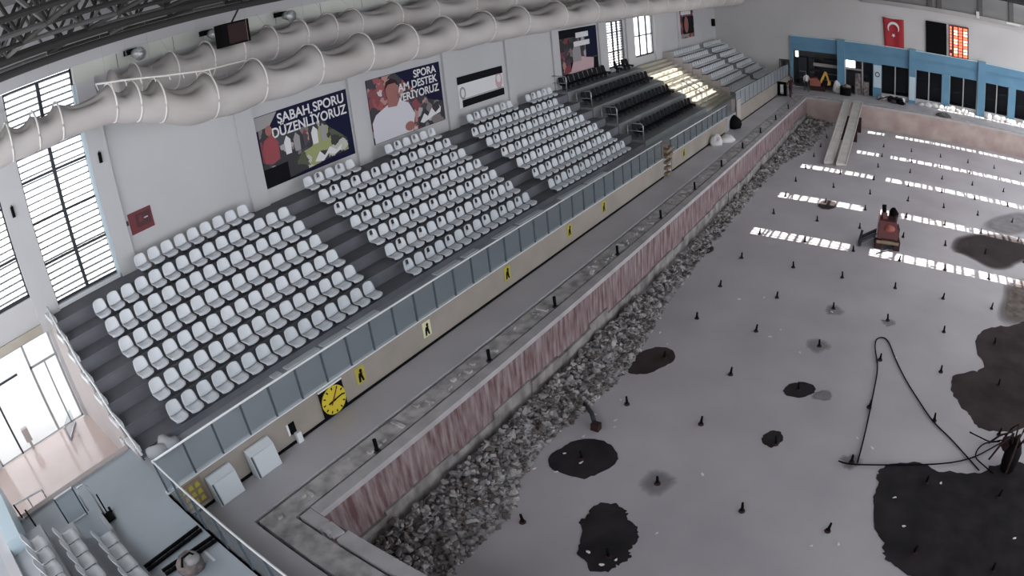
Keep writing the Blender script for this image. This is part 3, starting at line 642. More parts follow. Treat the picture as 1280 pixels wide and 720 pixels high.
MB().tube([(0.0, 0.28, 0.07), (0.0, 0.34, 0.07)], 0.07, 10).build('wheel', 'black', o); MB().tube([(0.05, 0.06, 0.07), (0.05, 0.1, 0.07)], 0.07, 10).build('wheel', 'black', o)
for k, (pa, pb) in enumerate([((181, 712), (250, 660)), ((205, 716), (268, 673))]):
    a, b = atz(*pa, ZW + 0.05), atz(*pb, ZW + 0.05)
    o = thing('metal_track', 'long black pair of metal bars lying on the platform, %s' % ['the longer pair', 'beside the brown bag'][k], 'bars', (0, 0, 0))
    for s in (-0.07, 0.07): MB().obox(a + Vector((s, 0, 0)), b + Vector((s, 0, 0)), 0.05, 0.06).build('bar', 'black', o)
    for t in (0.1, 0.4, 0.7, 0.95): q = a.lerp(b, t); B('tie', 'frame_dark', o, (q.x - 0.07, q.x + 0.07, q.y - 0.02, q.y + 0.02, ZW, ZW + 0.03))
def lump(name, label, cat, loc, size, mt, seed=0, group=None, parent=None, rough=0.25, sub=2):
    rnd = random.Random(seed); bm = bmesh.new(); bmesh.ops.create_icosphere(bm, subdivisions=sub, radius=1.0)
    off = [Vector((rnd.uniform(-1, 1), rnd.uniform(-1, 1), rnd.uniform(-0.3, 1))).normalized() for _ in range(7)]; am = [rnd.uniform(-rough, rough) for _ in range(7)]
    for v in bm.verts:
        n = v.co.normalized(); k = 1 + sum(a * max(0, n.dot(d)) ** 4 for a, d in zip(am, off)); v.co = n * k
        if v.co.z < -0.55: v.co.z = -0.55
        v.co = Vector((v.co.x * size[0], v.co.y * size[1], (v.co.z + 0.55) / 1.55 * size[2]))
    me = bpy.data.meshes.new(name); bm.to_mesh(me); bm.free()
    o = link(name, me, mt, parent, True); o.location = loc
    return tag(o, label, cat, group) if label else o
q = atz(238, 708, ZW)
o = thing('duffel_bag', 'brown and black bag standing on the platform beside the bars', 'bag', (q.x + 0.1, q.y, ZW))
lump('body', None, None, (0, 0, 0), (0.24, 0.32, 0.42), 'bag', 3, parent=o); MB().tube([(0.12, -0.2, 0.3), (0.12, -0.1, 0.48), (0.12, 0.1, 0.48), (0.12, 0.2, 0.3)], 0.025, 6).build('strap', 'black', o, True)
lump('flap', None, None, (0.1, 0.05, 0.25), (0.16, 0.2, 0.18), 'print_grey', 5, parent=o)
a = atz(262, 695, ZW); tag(B('paper_strip', 'rail_white', None, (a.x - 0.25, a.x + 0.2, a.y - 0.03, a.y + 0.03, ZW, ZW + 0.01)), 'white paper strip lying on the platform by the glass railing', 'paper')
o = thing('plastic_sack', 'crumpled grey-white plastic sack at the end of the walkway', 'sack', (-4.05, -1.6, ZW))
lump('body', None, None, (0, -0.15, 0), (0.26, 0.35, 0.42), 'sack', 11, parent=o, rough=0.5); lump('neck', None, None, (0.02, 0.28, 0.0), (0.24, 0.26, 0.42), 'sack', 12, parent=o, rough=0.5)
# thin pale strips along the foot of the stand
for k, (ya, yb) in enumerate([(2.15, 2.45), (2.65, 3.85), (3.98, 5.0), (5.1, 6.25), (8.9, 10.1), (10.35, 11.1), (12.1, 13.4), (13.6, 15.2), (16.6, 18.6), (18.8, 20.6)]):
    tag(B('pale_strip', 'board', None, (-4.25, -4.02, ya, yb, ZW, ZW + 0.025 + 0.004 * (k % 2))), 'pale strip on the walkway at the foot of ' + ('the seats beside the louvred window' if yb < 7 else 'the middle seat block' if yb < 16 else 'the block near the black seats'), 'board', 'strips along the foot of the ' + ('first block' if yb < 7 else 'second block' if yb < 16 else 'third block'))

# ------------------------------------------------------------------ fabric air ducts
def duct(name, label, xc, zfun, rfun, y0, y1, rings, step, sag, seed):
    rnd = random.Random(seed); o = thing(name, label, 'air duct', (0, 0, 0)); N = 28; vs = []; ys = []
    y = y0
    while y < y1: ys.append(y); y += step if y < 24 else step * 2.5
    ys.append(y1)
    for y in ys:
        lo = max([r for r in rings if r <= y], default=y0); hi = min([r for r in rings if r > y], default=y1)
        t = (y - lo) / max(hi - lo, 1e-3); s = math.sin(math.pi * min(max(t, 0), 1)) ** 0.8     # 0 at a ring, 1 between
        rr = rfun(y)
        for k in range(N):
            a = 2 * math.pi * k / N; ca, sa = math.cos(a), math.sin(a)
            top = max(0, sa) ** 1.2                        # limp fabric falls in on top and on the hall side
            side = max(0, ca * 0.75 + sa * 0.66) ** 3
            q = rr * (1 - sag(y) * s * (0.75 * top + 0.5 * side) + 0.03 * math.sin(5 * a + y * 3.1) * s)
            vs.append((xc + ca * q, y, zfun(y) + sa * q - 0.10 * s * rr * max(0, -sa)))
    fs = []
    for i in range(len(ys) - 1):
        for k in range(N): fs.append((i * N + k, i * N + (k + 1) % N, (i + 1) * N + (k + 1) % N, (i + 1) * N + k))
    fs.append(tuple(range(N))[::-1]); fs.append(tuple((len(ys) - 1) * N + k for k in range(N)))
    MB().add(vs, fs).build('fabric_sleeve', 'fabric', o, True)
    for r in rings:
        rr = rfun(r); pts = [(xc + rr * 1.005 * math.cos(a), r, zfun(r) + rr * 1.005 * math.sin(a)) for a in [R(-150 + 10 * k) for k in range(31)]]
        MB().tube(pts, 0.028 if r < 30 else 0.02, 6).build('hoop', 'ring', o, True)
    for r in rings:
        MB().tube([(xc, r, zfun(r) + rfun(r)), (xc, r, 10.75) if xc > -8 else (XW + 0.25, r, 10.2)], 0.004, 4).build('hanger', 'soffit_grey', o)
    return o
def sm(a, b, t): t = min(max((t - a) / (b - a), 0), 1); return t * t * (3 - 2 * t)
za = lambda y: 8.85 - 0.75 * sm(0.3, 4.0, y)
ra = lambda y: 0.50 + 0.20 * sm(0.0, 4.0, y)
ringsA = [-2.2, -1.4, -0.7, 0.9, 1.6, 2.3, 3.9, 5.6, 7.75, 9.9, 12.05, 14.2, 16.6, 19.1, 22.3, 25.5, 28.7, 31.9, 35.1, 38.3, 41.5, 44.7, 47.9, 51.1]
dA = duct('fabric_duct', 'sagging pale fabric air duct with hoops above the spectator posters', -7.1, za, ra, -2.9, 54.5, ringsA, 0.18, lambda y: 0.75 if y < 24 else 0.5, 4)
rod = [(-6.6, 0.4, 9.42), (-6.55, 1.4, 9.25), (-6.5, 2.4, 9.05), (-6.45, 3.6, 8.86), (-6.45, 5.0, 8.82)]
MB().tube(rod, 0.03, 6).build('support_rod', 'ring', dA, True)
for k in range(9):
    t = 0.4 + k * 0.42; j = min(int((t - 0.4) / 1.05), 3); q = Vector(rod[j]).lerp(Vector(rod[j + 1]), 0.5)
    MB().tube([(q.x, t, 9.42 - 0.17 * (t - 0.4)), (q.x + 0.02, t + 0.03, 9.25 - 0.17 * (t - 0.4))], 0.012, 5).build('strap', 'ring', dA)
ringsB = [2.45, 3.75, 5.05, 6.2, 7.5, 8.8, 10.1, 11.3, 13.4, 15.5, 18.0, 21, 24, 28, 32, 36, 40]
duct('fabric_duct', 'slimmer fabric air duct tucked under the wall ledge behind the sagging one', -8.9, lambda y: 9.08, lambda y: 0.60, 1.7, 54.5, ringsB, 0.18, lambda y: 0.55 if y < 20 else 0.3, 9)

# floodlights and loudspeaker on the ledge
for k, (u, v) in enumerate([(168, 66), (263, 42), (356, 19)]):
    q = atx(u, v, XW + 0.52)
    o = thing('floodlight', 'round glass floodlight on a black bracket under the ledge, ' + ['above the louvred window', 'beside the loudspeaker', 'beyond the loudspeaker'][k], 'floodlight', (q.x, q.y, q.z))
    B('bracket', 'black', o, (-0.33, 0.0, -0.25, 0.10, -0.02, 0.15)); MB().tube([(-0.05, 0, 0), (0.12, 0.03, -0.03), (0.3, 0.06, -0.08)], 0.13, 14, 0.20).build('reflector', 'lamp_glass', o, True)
    MB().tube([(0.30, 0.06, -0.08), (0.33, 0.065, -0.09)], 0.18, 14).build('lens', 'glass_clear', o, True); MB().tube([(0.28, 0.06, -0.08), (0.31, 0.06, -0.08)], 0.21, 14).build('rim', 'steel', o, True)
q = atx(290, 42, -7.95)
o = thing('loudspeaker', 'large black loudspeaker cabinet hanging beside a floodlight', 'loudspeaker', (q.x, q.y, q.z))
MB().prism([(-0.2, -0.5, -0.36), (0.25, -0.5, -0.36), (0.35, -0.38, -0.36), (0.35, 0.38, -0.36), (0.25, 0.5, -0.36), (-0.2, 0.5, -0.36)], (0, 0, 0.72)).build('cabinet', 'black', o); B('grille', 'machine_dark', o, (0.35, 0.362, -0.34, 0.34, -0.3, 0.3)); MB().tube([(0, 0, 0.3), (0, 6.2 - q.y, 10.76 - q.z)], 0.03, 6).build('hanging_rod', 'truss', o)

# ------------------------------------------------------------------ posters on the wall (flat prints)
PANEL = {}
def flat(name, parent, mt, pts, lift, x=XW):
    q = MB().prism([(x + lift, p[0], p[1]) for p in pts], (0.006, 0, 0)).build(name, mt, PANEL.get(parent.name, parent))
    if name == 'panel': PANEL[parent.name] = q
    return q
def rect(a, b, c, d): return [(a, c), (b, c), (b, d), (a, d)]
def blob(cy, cz, ry, rz_, n=14, rot=0): return [(cy + ry * math.cos(2 * math.pi * k / n + rot), cz + rz_ * math.sin(2 * math.pi * k / n + rot)) for k in range(n)]
o = thing('poster', 'navy poster lettered in white with runners and a green field below', 'poster', (0, 0, 0))
flat('panel', o, 'navy', rect(6.88, 11.2, 4.02, 6.6), 0.01)
flat('photo_print', o, 'crowd_dark', [(6.95, 4.6), (9.6, 4.6), (10.2, 5.2), (9.9, 5.75), (8.2, 5.7), (7.0, 6.3)], 0.018)
flat('photo_print', o, 'crowd_green', [(8.0, 4.1), (10.9, 4.3), (10.9, 4.75), (10.0, 5.5), (9.6, 5.55), (9.2, 4.9), (8.0, 4.7)], 0.026)
flat('photo_print', o, 'poster_black', rect(6.9, 8.2, 4.04, 4.7), 0.022)
flat('corner_print', o, 'print_grey', [(6.9, 6.1), (7.5, 6.15), (7.9, 6.58), (6.9, 6.58)], 0.022)
flat('runner_figure', o, 'print_red', [(7.05, 4.9), (7.35, 4.8), (7.7, 4.9), (7.75, 5.5), (7.5, 5.85), (7.15, 5.7), (6.98, 5.3)], 0.034); flat('runner_head', o, 'print_skin', blob(7.42, 6.0, 0.15, 0.19), 0.034)
for k in range(5): flat('runner_figure', o, ['print_white', 'print_grey', 'crowd_red'][k % 3], [(8.0 + 0.42 * k, 4.95), (8.25 + 0.42 * k, 4.95), (8.28 + 0.42 * k, 5.45), (8.12 + 0.42 * k, 5.62), (7.98 + 0.42 * k, 5.4)], 0.036)
text('SABAH SPORU', 0.50, (XW + 0.03, 9.45, 6.13), FACE_X, 'print_white', PANEL[o.name], sx=0.98); text('DÜZENLİYORUZ', 0.50, (XW + 0.03, 9.3, 5.68), FACE_X, 'print_white', PANEL[o.name], sx=0.92)
flat('script_mark', o, 'print_white', [(9.2, 4.3), (9.5, 4.62), (9.7, 4.4), (10.0, 4.66), (10.3, 4.45), (10.6, 4.6), (10.5, 4.4), (10.2, 4.3), (9.9, 4.42), (9.6, 4.22)], 0.036)
o = thing('poster', 'poster of a man in a white shirt before a red crowd with white lettering', 'poster', (0, 0, 0))
flat('panel', o, 'navy', rect(12.25, 16.62, 4.03, 6.68), 0.01)
flat('photo_print', o, 'crowd_red', [(12.27, 4.05), (15.3, 4.05), (15.6, 5.3), (14.6, 6.0), (13.9, 6.66), (12.27, 6.66)], 0.018)
flat('photo_print', o, 'crowd_dark', [(14.8, 4.05), (16.6, 4.05), (16.6, 4.9), (15.6, 5.2), (15.0, 4.9)], 0.024)
flat('shirt_print', o, 'print_shirt', [(12.3, 4.05), (14.5, 4.05), (14.75, 4.75), (14.45, 5.3), (13.95, 5.52), (13.3, 5.48), (12.55, 5.2), (12.3, 4.9)], 0.03)
flat('neck_print', o, 'print_skin', [(13.25, 5.35), (13.75, 5.3), (13.95, 5.55), (13.9, 5.8), (13.3, 5.8)], 0.033); flat('face_print', o, 'print_skin', blob(13.58, 5.98, 0.36, 0.45), 0.037)
flat('hair_print', o, 'machine_dark', [(13.2, 6.1), (13.3, 6.4), (13.6, 6.5), (13.9, 6.38), (13.97, 6.1), (13.8, 6.28), (13.4, 6.28)], 0.044); flat('hand_print', o, 'print_skin', blob(14.35, 4.3, 0.28, 0.2), 0.037)
text('SPORA', 0.46, (XW + 0.03, 16.35, 6.26), FACE_X, 'print_white', PANEL[o.name], align='RIGHT'); text('TAM DESTEK', 0.46, (XW + 0.035, 16.35, 5.85), FACE_X, 'print_white', PANEL[o.name], align='RIGHT'); text('VERİYORUZ', 0.46, (XW + 0.035, 16.4, 5.42), FACE_X, 'print_white', PANEL[o.name], align='RIGHT')
flat('script_mark', o, 'print_white', [(15.0, 4.3), (15.3, 4.62), (15.5, 4.45), (15.8, 4.75), (16.0, 4.5), (16.4, 4.7), (16.3, 4.45), (15.9, 4.4), (15.5, 4.3), (15.2, 4.22)], 0.034)
o = thing('banner', 'white banner with black bars along its top and bottom edges', 'banner', (0, 0, 0))
flat('panel', o, 'print_white', rect(17.68, 21.14, 4.28, 5.74), 0.01); flat('bar', o, 'poster_black', rect(17.68, 21.14, 5.38, 5.74), 0.018); flat('bar', o, 'poster_black', rect(17.9, 21.14, 4.28, 4.62), 0.018)
flat('emblem', o, 'print_pink', blob(20.78, 5.05, 0.28, 0.42), 0.018); flat('emblem', o, 'print_white', blob(20.78, 5.15, 0.16, 0.2), 0.026); flat('emblem', o, 'print_grey', blob(17.98, 4.95, 0.22, 0.3), 0.018); flat('emblem', o, 'print_white', blob(17.98, 4.95, 0.12, 0.2), 0.026)
flat('stripe', o, 'print_grey', rect(17.9, 21.1, 4.64, 4.68), 0.018)
o = thing('poster', 'dark crowded poster with two white caption bars behind the black seats', 'poster', (0, 0, 0))
flat('panel', o, 'poster_black', rect(26.58, 31.1, 4.21, 6.9), 0.01); flat('photo_print', o, 'crowd_dark', rect(26.65, 31.0, 4.9, 6.4), 0.018); flat('photo_print', o, 'navy', rect(29.6, 31.0, 5.0, 6.8), 0.026); flat('photo_print', o, 'print_pink', [(27.6, 4.25), (30.4, 4.25), (30.5, 4.9), (29.0, 5.15), (28.0, 4.9)], 0.026)
flat('photo_print', o, 'crowd_red', rect(26.65, 27.7, 4.3, 5.6), 0.026); flat('caption_bar', o, 'print_white', rect(28.5, 30.0, 6.3, 6.62), 0.034); flat('caption_bar', o, 'print_white', rect(28.2, 30.1, 5.8, 6.1), 0.034); flat('figure', o, 'print_grey', [(28.0, 4.9), (29.0, 4.9), (28.9, 5.9), (28.5, 6.15), (28.0, 5.6)], 0.030)
o = thing('poster', 'narrow dark red poster above the last seating block', 'poster', (0, 0, 0))
flat('panel', o, 'crowd_red', rect(45.45, 48.9, 4.65, 7.3), 0.01); flat('photo_print', o, 'poster_black', rect(46.2, 48.8, 5.0, 6.5), 0.018); flat('caption_bar', o, 'print_white', rect(45.8, 48.2, 6.65, 6.95), 0.018); flat('figure', o, 'print_skin', blob(47.0, 5.8, 0.5, 0.7), 0.026); flat('caption_bar', o, 'print_grey', rect(45.6, 47.5, 4.75, 5.0), 0.026)
o = thing('fire_plan_sign', 'dark red notice board with a plan on the wall beside the louvred window', 'sign', (0, 0, 0))
flat('panel', o, 'sign_red', rect(1.5, 2.37, 4.5, 5.18), 0.01); flat('plan_print', o, 'sign_red_dark', rect(1.75, 2.3, 4.65, 5.08), 0.018); flat('plan_print', o, 'print_pink', rect(2.05, 2.2, 4.86, 4.9), 0.026); flat('plan_print', o, 'sign_red', rect(1.85, 2.0, 4.8, 5.0), 0.026); flat('edge_strip', o, 'sign_red_dark', rect(1.4, 1.48, 4.85, 5.0), 0.01)
q = atx(890, 28, XW + 0.02)
o = thing('wall_speaker', 'small black speaker high on the wall near the end wall', 'loudspeaker', (q.x, q.y, q.z)); B('cabinet', 'black', o, (0, 0.25, -0.2, 0.2, -0.35, 0.35)); B('bracket', 'frame_dark', o, (-0.02, 0, -0.08, 0.08, -0.1, 0.1))

# ------------------------------------------------------------------ flag and scoreboard on the end wall
o = thing('flag', 'red hanging flag with a white crescent above a star', 'flag', (7.55, YF - 0.06, 6.1))
b = MB(); n = 12; vs = []
for k in range(n + 1):
    t = k / n; x = -1.0 + 2.0 * t; vs += [(x, -0.05 - 0.05 * math.sin(t * 9), 1.38 - (0.10 * math.sin(math.pi * t)) - 0.05 * t), (x * 0.93 + 0.08, -0.05 - 0.06 * math.sin(t * 9 + 1), -1.42)]
vs += [(x, y_ + 0.02, z) for x, y_, z in vs]; L = 2 * (n + 1)
fsq = []
for k in range(n): a = 2 * k; fsq += [(a, a + 1, a + 3, a + 2), (L + a, L + a + 2, L + a + 3, L + a + 1)]
fsq += [(0, L, L + 1, 1), (2 * n, 2 * n + 1, L + 2 * n + 1, L + 2 * n)]
b.add(vs, fsq).build('cloth', 'flag_red', o, True)
cres = [(0.56 * math.cos(R(a)), 0.56 * math.sin(R(a))) for a in range(-30, 211, 12)] + [(0.45 * math.cos(R(a)), -0.12 + 0.45 * math.sin(R(a))) for a in range(205, -26, -12)]
MB().prism([(x, -0.13, 0.45 + z) for x, z in cres], (0, -0.01, 0)).build('crescent', 'print_white', o)
star = [((0.20 if k % 2 == 0 else 0.085) * math.cos(R(-90 + 36 * k)), (0.20 if k % 2 == 0 else 0.085) * math.sin(R(-90 + 36 * k))) for k in range(10)]
MB().prism([(x, -0.13, -0.22 + z) for x, z in star], (0, -0.01, 0)).build('star', 'print_white', o)
B('pole', 'rail_white', o, (-1.05, 1.05, -0.06, -0.03, 1.36, 1.40))
o = thing('scoreboard', 'black scoreboard with glowing red columns of digits', 'scoreboard', (0, YF - 0.02, 0))
B('blank_panel', 'black', o, (10.68, 12.68, -0.14, 0, 4.83, 7.68)); B('divider', 'soffit_grey', o, (12.68, 12.9, -0.13, 0, 4.83, 7.66)); B('led_panel', 'led_board', o, (12.9, 14.85, -0.14, 0, 4.83, 7.68)); lp_ = o.children[-1]
for r in range(10):
    z = 7.45 - r * 0.268
    for c, (xa, xb) in enumerate([(13.02, 13.2), (13.42, 13.78), (13.9, 14.22), (14.34, 14.74)]):
        if r == 8 and c == 0: continue
        bq = MB(); nd = max(1, round((xb - xa) / 0.17))
        for d in range(nd):
            x = xa + d * (xb - xa) / nd; wd = (xb - xa) / nd - 0.035
            for s in random.choice([(1, 1, 1, 1, 0), (1, 0, 1, 1, 1), (1, 1, 1, 0, 1)]) and ((0, wd, 0.0, 0.035), (0, wd, 0.075, 0.11), (0, wd, 0.15, 0.185), (0, 0.035, 0, 0.185), (wd - 0.035, wd, 0, 0.185)):
                bq.box(x + s[0], x + s[1], -0.150, -0.139, z - 0.12 + s[2], z - 0.12 + s[3])
        bq.build('digits', 'led_white' if c in (1, 3) and r % 3 else 'led', lp_)

# ------------------------------------------------------------------ signs, clock and things along the beige barrier
XS = XB + 0.045
sg = [(3.84, 'sign_yellow', 'between the clock and the cream sign'), (6.52, 'sign_cream', 'second along from the clock'), (10.49, 'sign_yellow', 'third along from the clock'), (14.47, 'sign_yellow', 'fourth along from the clock'), (17.21, 'sign_yellow', 'fifth along from the clock'), (26.3, 'sign_yellow', 'past the wooden steps')]
for y, mt_, wh in sg:
    o = thing('safety_sign', '%s figure sign on the barrier, %s' % ('cream' if 'cream' in mt_ else 'yellow', wh), 'sign', (XS, y, 0.58))
    MB().prism([(0, p[0], p[1]) for p in rect(-0.17, 0.17, -0.24, 0.24)], (0.008, 0, 0)).build('plate', mt_, o); pl_ = o.children[-1]
    MB().prism([(0.009, p[0], p[1]) for p in blob(0.03, 0.12, 0.05, 0.055, 10)], (0.004, 0, 0)).build('figure_head', 'black', pl_); MB().prism([(0.009, p[0], p[1]) for p in [(-0.09, -0.2), (-0.03, -0.2), (0.0, -0.06), (0.04, -0.2), (0.1, -0.2), (0.06, 0.0), (0.08, 0.06), (-0.05, 0.07), (-0.08, -0.02)]], (0.004, 0, 0)).build('figure_body', 'black', pl_)
o = thing('warning_lettering', 'dark olive warning panel with bold yellow lettering near the railing corner', 'sign', (XS, -1.75, 0.5))
MB().prism([(0, p[0], p[1]) for p in rect(-0.42, 0.3, -0.34, 0.36)], (0.008, 0, 0)).build('plate', 'wood_brown', o)
for r in range(3):
    for c in range(3): MB().prism([(0.009, p[0], p[1]) for p in [(-0.3 + 0.19 * c, 0.14 - 0.2 * r), (-0.15 + 0.19 * c, 0.14 - 0.2 * r), (-0.18 + 0.19 * c, 0.28 - 0.2 * r), (-0.27 + 0.19 * c, 0.26 - 0.2 * r)]], (0.004, 0, 0)).build('letter_mark', 'sign_yellow', o)
o = thing('pace_clock', 'round yellow wall clock in a black square frame on the barrier', 'clock', (XS, 2.78, 0.46))
B('frame', 'black', o, (0, 0.05, -0.40, 0.40, -0.40, 0.40)); B('frame_edge', 'rail_white', o, (0.0, 0.055, -0.41, 0.41, 0.40, 0.44))
MB().prism(disc(28, 0.40, (0.05, 0, 0)), (0.025, 0, 0)).build('dial', 'yellow', o); dial = o.children[-1]
for k in range(12): a = R(30 * k); MB().obox((0.08, 0.30 * math.cos(a), 0.30 * math.sin(a)), (0.08, 0.37 * math.cos(a), 0.37 * math.sin(a)), 0.035, 0.008, (1, 0, 0)).build('hour_mark', 'black', dial)
MB().obox((0.088, 0, 0), (0.088, 0.30, 0.03), 0.035, 0.008, (1, 0, 0)).build('hand', 'black', dial); MB().obox((0.09, -0.12, -0.1), (0.09, 0.14, 0.26), 0.03, 0.008, (1, 0, 0)).build('hand', 'sign_red', dial); MB().obox((0.087, 0.05, 0), (0.087, -0.2, -0.03), 0.05, 0.008, (1, 0, 0)).build('hand', 'black', dial)
for k, y in enumerate([-1.0, 0.22]):
    o = thing('start_block', 'white wedge-shaped starting block leaning on the barrier, %s' % ['nearer the railing corner', 'beside the wall box'][k], 'starting block', (XB + 0.07, y, 0))
    MB().prism([(0.0, -0.36, 0), (0.30, -0.36, 0), (0.22, -0.36, 0.62), (0.06, -0.36, 0.74), (0, -0.36, 0.74)], (0, 0.74, 0)).build('body', 'white_box', o)
    MB().prism([(0.302, -0.28, 0.03), (0.226, -0.28, 0.61), (0.226, 0.35, 0.61), (0.302, 0.35, 0.03)], (0.012, 0, 0)).build('face_panel', 'white_box', o); MB().prism([(0.305, -0.34, 0.02), (0.228, -0.34, 0.62), (0.228, -0.30, 0.62), (0.305, -0.30, 0.02)], (0.008, 0, 0)).build('edge_trim', 'post_dark', o)
o = thing('wall_box', 'small white bracket below a black patch painted as a hole in the barrier', 'box', (XS, 1.36, 0)); B('hole', 'black', o, (0, 0.02, -0.12, 0.1, 0.28, 0.6)); B('frame', 'rail_white', o, (0, 0.03, -0.16, -0.1, 0.3, 0.62)); B('bracket', 'rail_white', o, (0, 0.12, 0.0, 0.16, 0.0, 0.3))  # the hole is a flat black piece, its darkness put into the colour
q = atz(888, 180, 0); o = thing('white_bundle', 'crumpled white bundle on the deck by the end of the railing', 'bundle', (XB + 0.5, q.y, 0)); lump('cloth', None, None, (0, 0, 0), (0.35, 0.4, 0.7), 'sack_white', 21, parent=o, rough=0.6); lump('cloth_fold', None, None, (0.25, 0.9, 0), (0.35, 0.6, 0.35), 'sack_white', 22, parent=o, rough=0.6)
o = thing('dark_sack', 'round black sack in the barrier gap below the sunlit stairs', 'sack', (XB + 0.15, 35.4, 0)); lump('body', None, None, (0, 0, 0), (0.5, 0.6, 0.75), 'black', 23, parent=o); lump('knot', None, None, (0, 0, 0.68), (0.12, 0.12, 0.2), 'black', 24, parent=o)
struct('wall_gap_post', 'pinkish pillar ending the barrier at the gap below the stairs', 'wall', 'wall_pink', (XB - 0.3, XB + 0.1, 36.3, 37.2, 0, 1.7))
# black bollards in the channel
y = 2.28; ys = [2.28, 6.72, 10.12, 14.4, 18.38, 22.46, 26.6, 30.7, 35.0, 39.5, 44.0]
for k, y in enumerate(ys):
    o = thing('anchor_stub', 'short black lane anchor standing in the overflow channel', 'post', (-0.42, y, -0.05), group='black anchors along the overflow channel')
    MB().tube([(0, 0, 0), (-0.03, 0.02, 0.36)], 0.05, 8).build('stem', 'black', o); MB().tube([(0, 0, 0), (0, 0, 0.04)], 0.10, 8).build('foot', 'frame_dark', o)

# ------------------------------------------------------------------ on the pool floor: pools of water, posts, hoses
def smooth_outline(pts, it=2, jit=0.0, seed=1):
    rnd = random.Random(seed)
    for _ in range(it):
        out = []
        for k in range(len(pts)):
            a, b = pts[k], pts[(k + 1) % len(pts)]
            out += [(a[0] * 0.75 + b[0] * 0.25, a[1] * 0.75 + b[1] * 0.25), (a[0] * 0.25 + b[0] * 0.75, a[1] * 0.25 + b[1] * 0.75)]
        pts = [(x + rnd.uniform(-jit, jit), y + rnd.uniform(-jit, jit)) for x, y in out]
    return pts
PUD = []
def inside(x, y, pts):
    c = False
    for k in range(len(pts)):
        (x1, y1), (x2, y2) = pts[k - 1], pts[k]
        if (y1 > y) != (y2 > y) and x < (x2 - x1) * (y - y1) / (y2 - y1) + x1: c = not c
    return c
def softmat(name):
    mt = M[name].copy(); mt.name = name + '_soft'; nt = mt.node_tree; at = nt.nodes.new('ShaderNodeAttribute'); at.attribute_name = 'cover'
    nt.links.new(at.outputs['Fac'], nt.nodes['Principled BSDF'].inputs['Alpha']); M[name + '_soft'] = mt
for k_ in ('damp', 'dust', 'mud', 'puddle_brown'): softmat(k_)
def stain(name, label, pts, mt, h, cat, group=None, full=0.85, inset=0.55):
    cx = sum(p[0] for p in pts) / len(pts); cy = sum(p[1] for p in pts) / len(pts); n = len(pts); v = []; a = []
    for f_, al in ((1.0, 0.0), ((1 + inset) / 2, full * 0.6), (inset, full)):
        v += [(cx + (x - cx) * f_, cy + (y - cy) * f_, ZP + h) for x, y in pts]; a += [al] * n
    v.append((cx, cy, ZP + h)); a.append(full)
    fc = [(r * n + k, r * n + (k + 1) % n, (r + 1) * n + (k + 1) % n, (r + 1) * n + k) for r in (0, 1) for k in range(n)] + [(2 * n + k, 2 * n + (k + 1) % n, 3 * n) for k in range(n)]
    me = bpy.data.meshes.new(name); me.from_pydata(v, [], fc); me.attributes.new('cover', 'FLOAT', 'POINT').data.foreach_set('value', a); me.materials.append(M[mt + '_soft'])
    return tag(inst(me, name), label, cat, group)
def puddle(name, label, px, mt, h=0.012, cat='puddle', jit=0.025, seed=1):
    pts = [atz(u, v, ZP) for u, v in px]; pts = smooth_outline([(p.x, p.y) for p in pts], 2, jit, seed)
    if name == 'puddle': PUD.append((len(PUD), pts))
    else: return stain(name, label, pts, mt, h, cat, inset=0.8 if 'brown' in mt else 0.55)
    bm = bmesh.new(); vs = [bm.verts.new((x, y, ZP + h)) for x, y in pts]; vb = [bm.verts.new((x, y, ZP - 0.005)) for x, y in pts]; n = len(vs)
    f = bm.faces.new(vs)
    for k in range(n): bm.faces.new((vs[k], vb[k], vb[(k + 1) % n], vs[(k + 1) % n]))
    bmesh.ops.triangulate(bm, faces=[f]); me = bpy.data.meshes.new(name); bm.to_mesh(me); bm.free()
    return tag(link(name, me, mt), label, cat)
puddle('puddle', 'dark wet patch spreading from the rubble edge beside scattered white chips', [(782, 466), (790, 455), (797, 443), (806, 437), (822, 434), (838, 435), (845, 444), (842, 453), (826, 460), (813, 467), (798, 468)], 'puddle_brown', seed=1)
puddle('puddle', 'oval dark wet patch around an anchor post next to the rubble edge', [(682, 574), (693, 565), (712, 553), (725, 548), (752, 550), (770, 560), (774, 572), (766, 585), (745, 594), (728, 599), (706, 594), (690, 588)], 'puddle_dark', seed=2)
puddle('puddle', 'three-lobed black wet patch with white specks along its lower edge', [(722, 690), (727, 672), (725, 650), (734, 645), (737, 634), (757, 627), (775, 630), (783, 640), (782, 650), (796, 657), (800, 668), (792, 680), (785, 692), (788, 698), (772, 705), (762, 713), (742, 715), (728, 703)], 'puddle_dark', seed=3, jit=0.04)
puddle('puddle', 'small black wet patch in the middle of the pool floor', [(978, 489), (984, 481), (995, 478), (1008, 477), (1019, 483), (1018, 492), (1005, 497), (988, 497)], 'puddle_dark', seed=4)
puddle('damp_patch', 'faint damp patch trailing from the small black wet patch', [(1010, 496), (1022, 488), (1036, 487), (1043, 495), (1038, 502), (1022, 501)], 'damp', 0.006, 'stain', seed=5)
puddle('puddle', 'small dark wet patch with a pale rim near the hose', [(950, 552), (955, 543), (968, 538), (980, 543), (976, 556), (962, 560)], 'puddle_dark', seed=6)
puddle('puddle', 'huge black pool of water beside the bundle of hoses', [(1092, 625), (1097, 610), (1098, 592), (1106, 583), (1128, 578), (1160, 580), (1172, 589), (1200, 592), (1226, 592), (1240, 582), (1262, 577), (1282, 580), (1330, 600), (1350, 680), (1320, 740), (1140, 724), (1118, 708), (1103, 698), (1107, 687), (1095, 668), (1096, 650)], 'puddle_dark', 0.016, seed=7, jit=0.05)
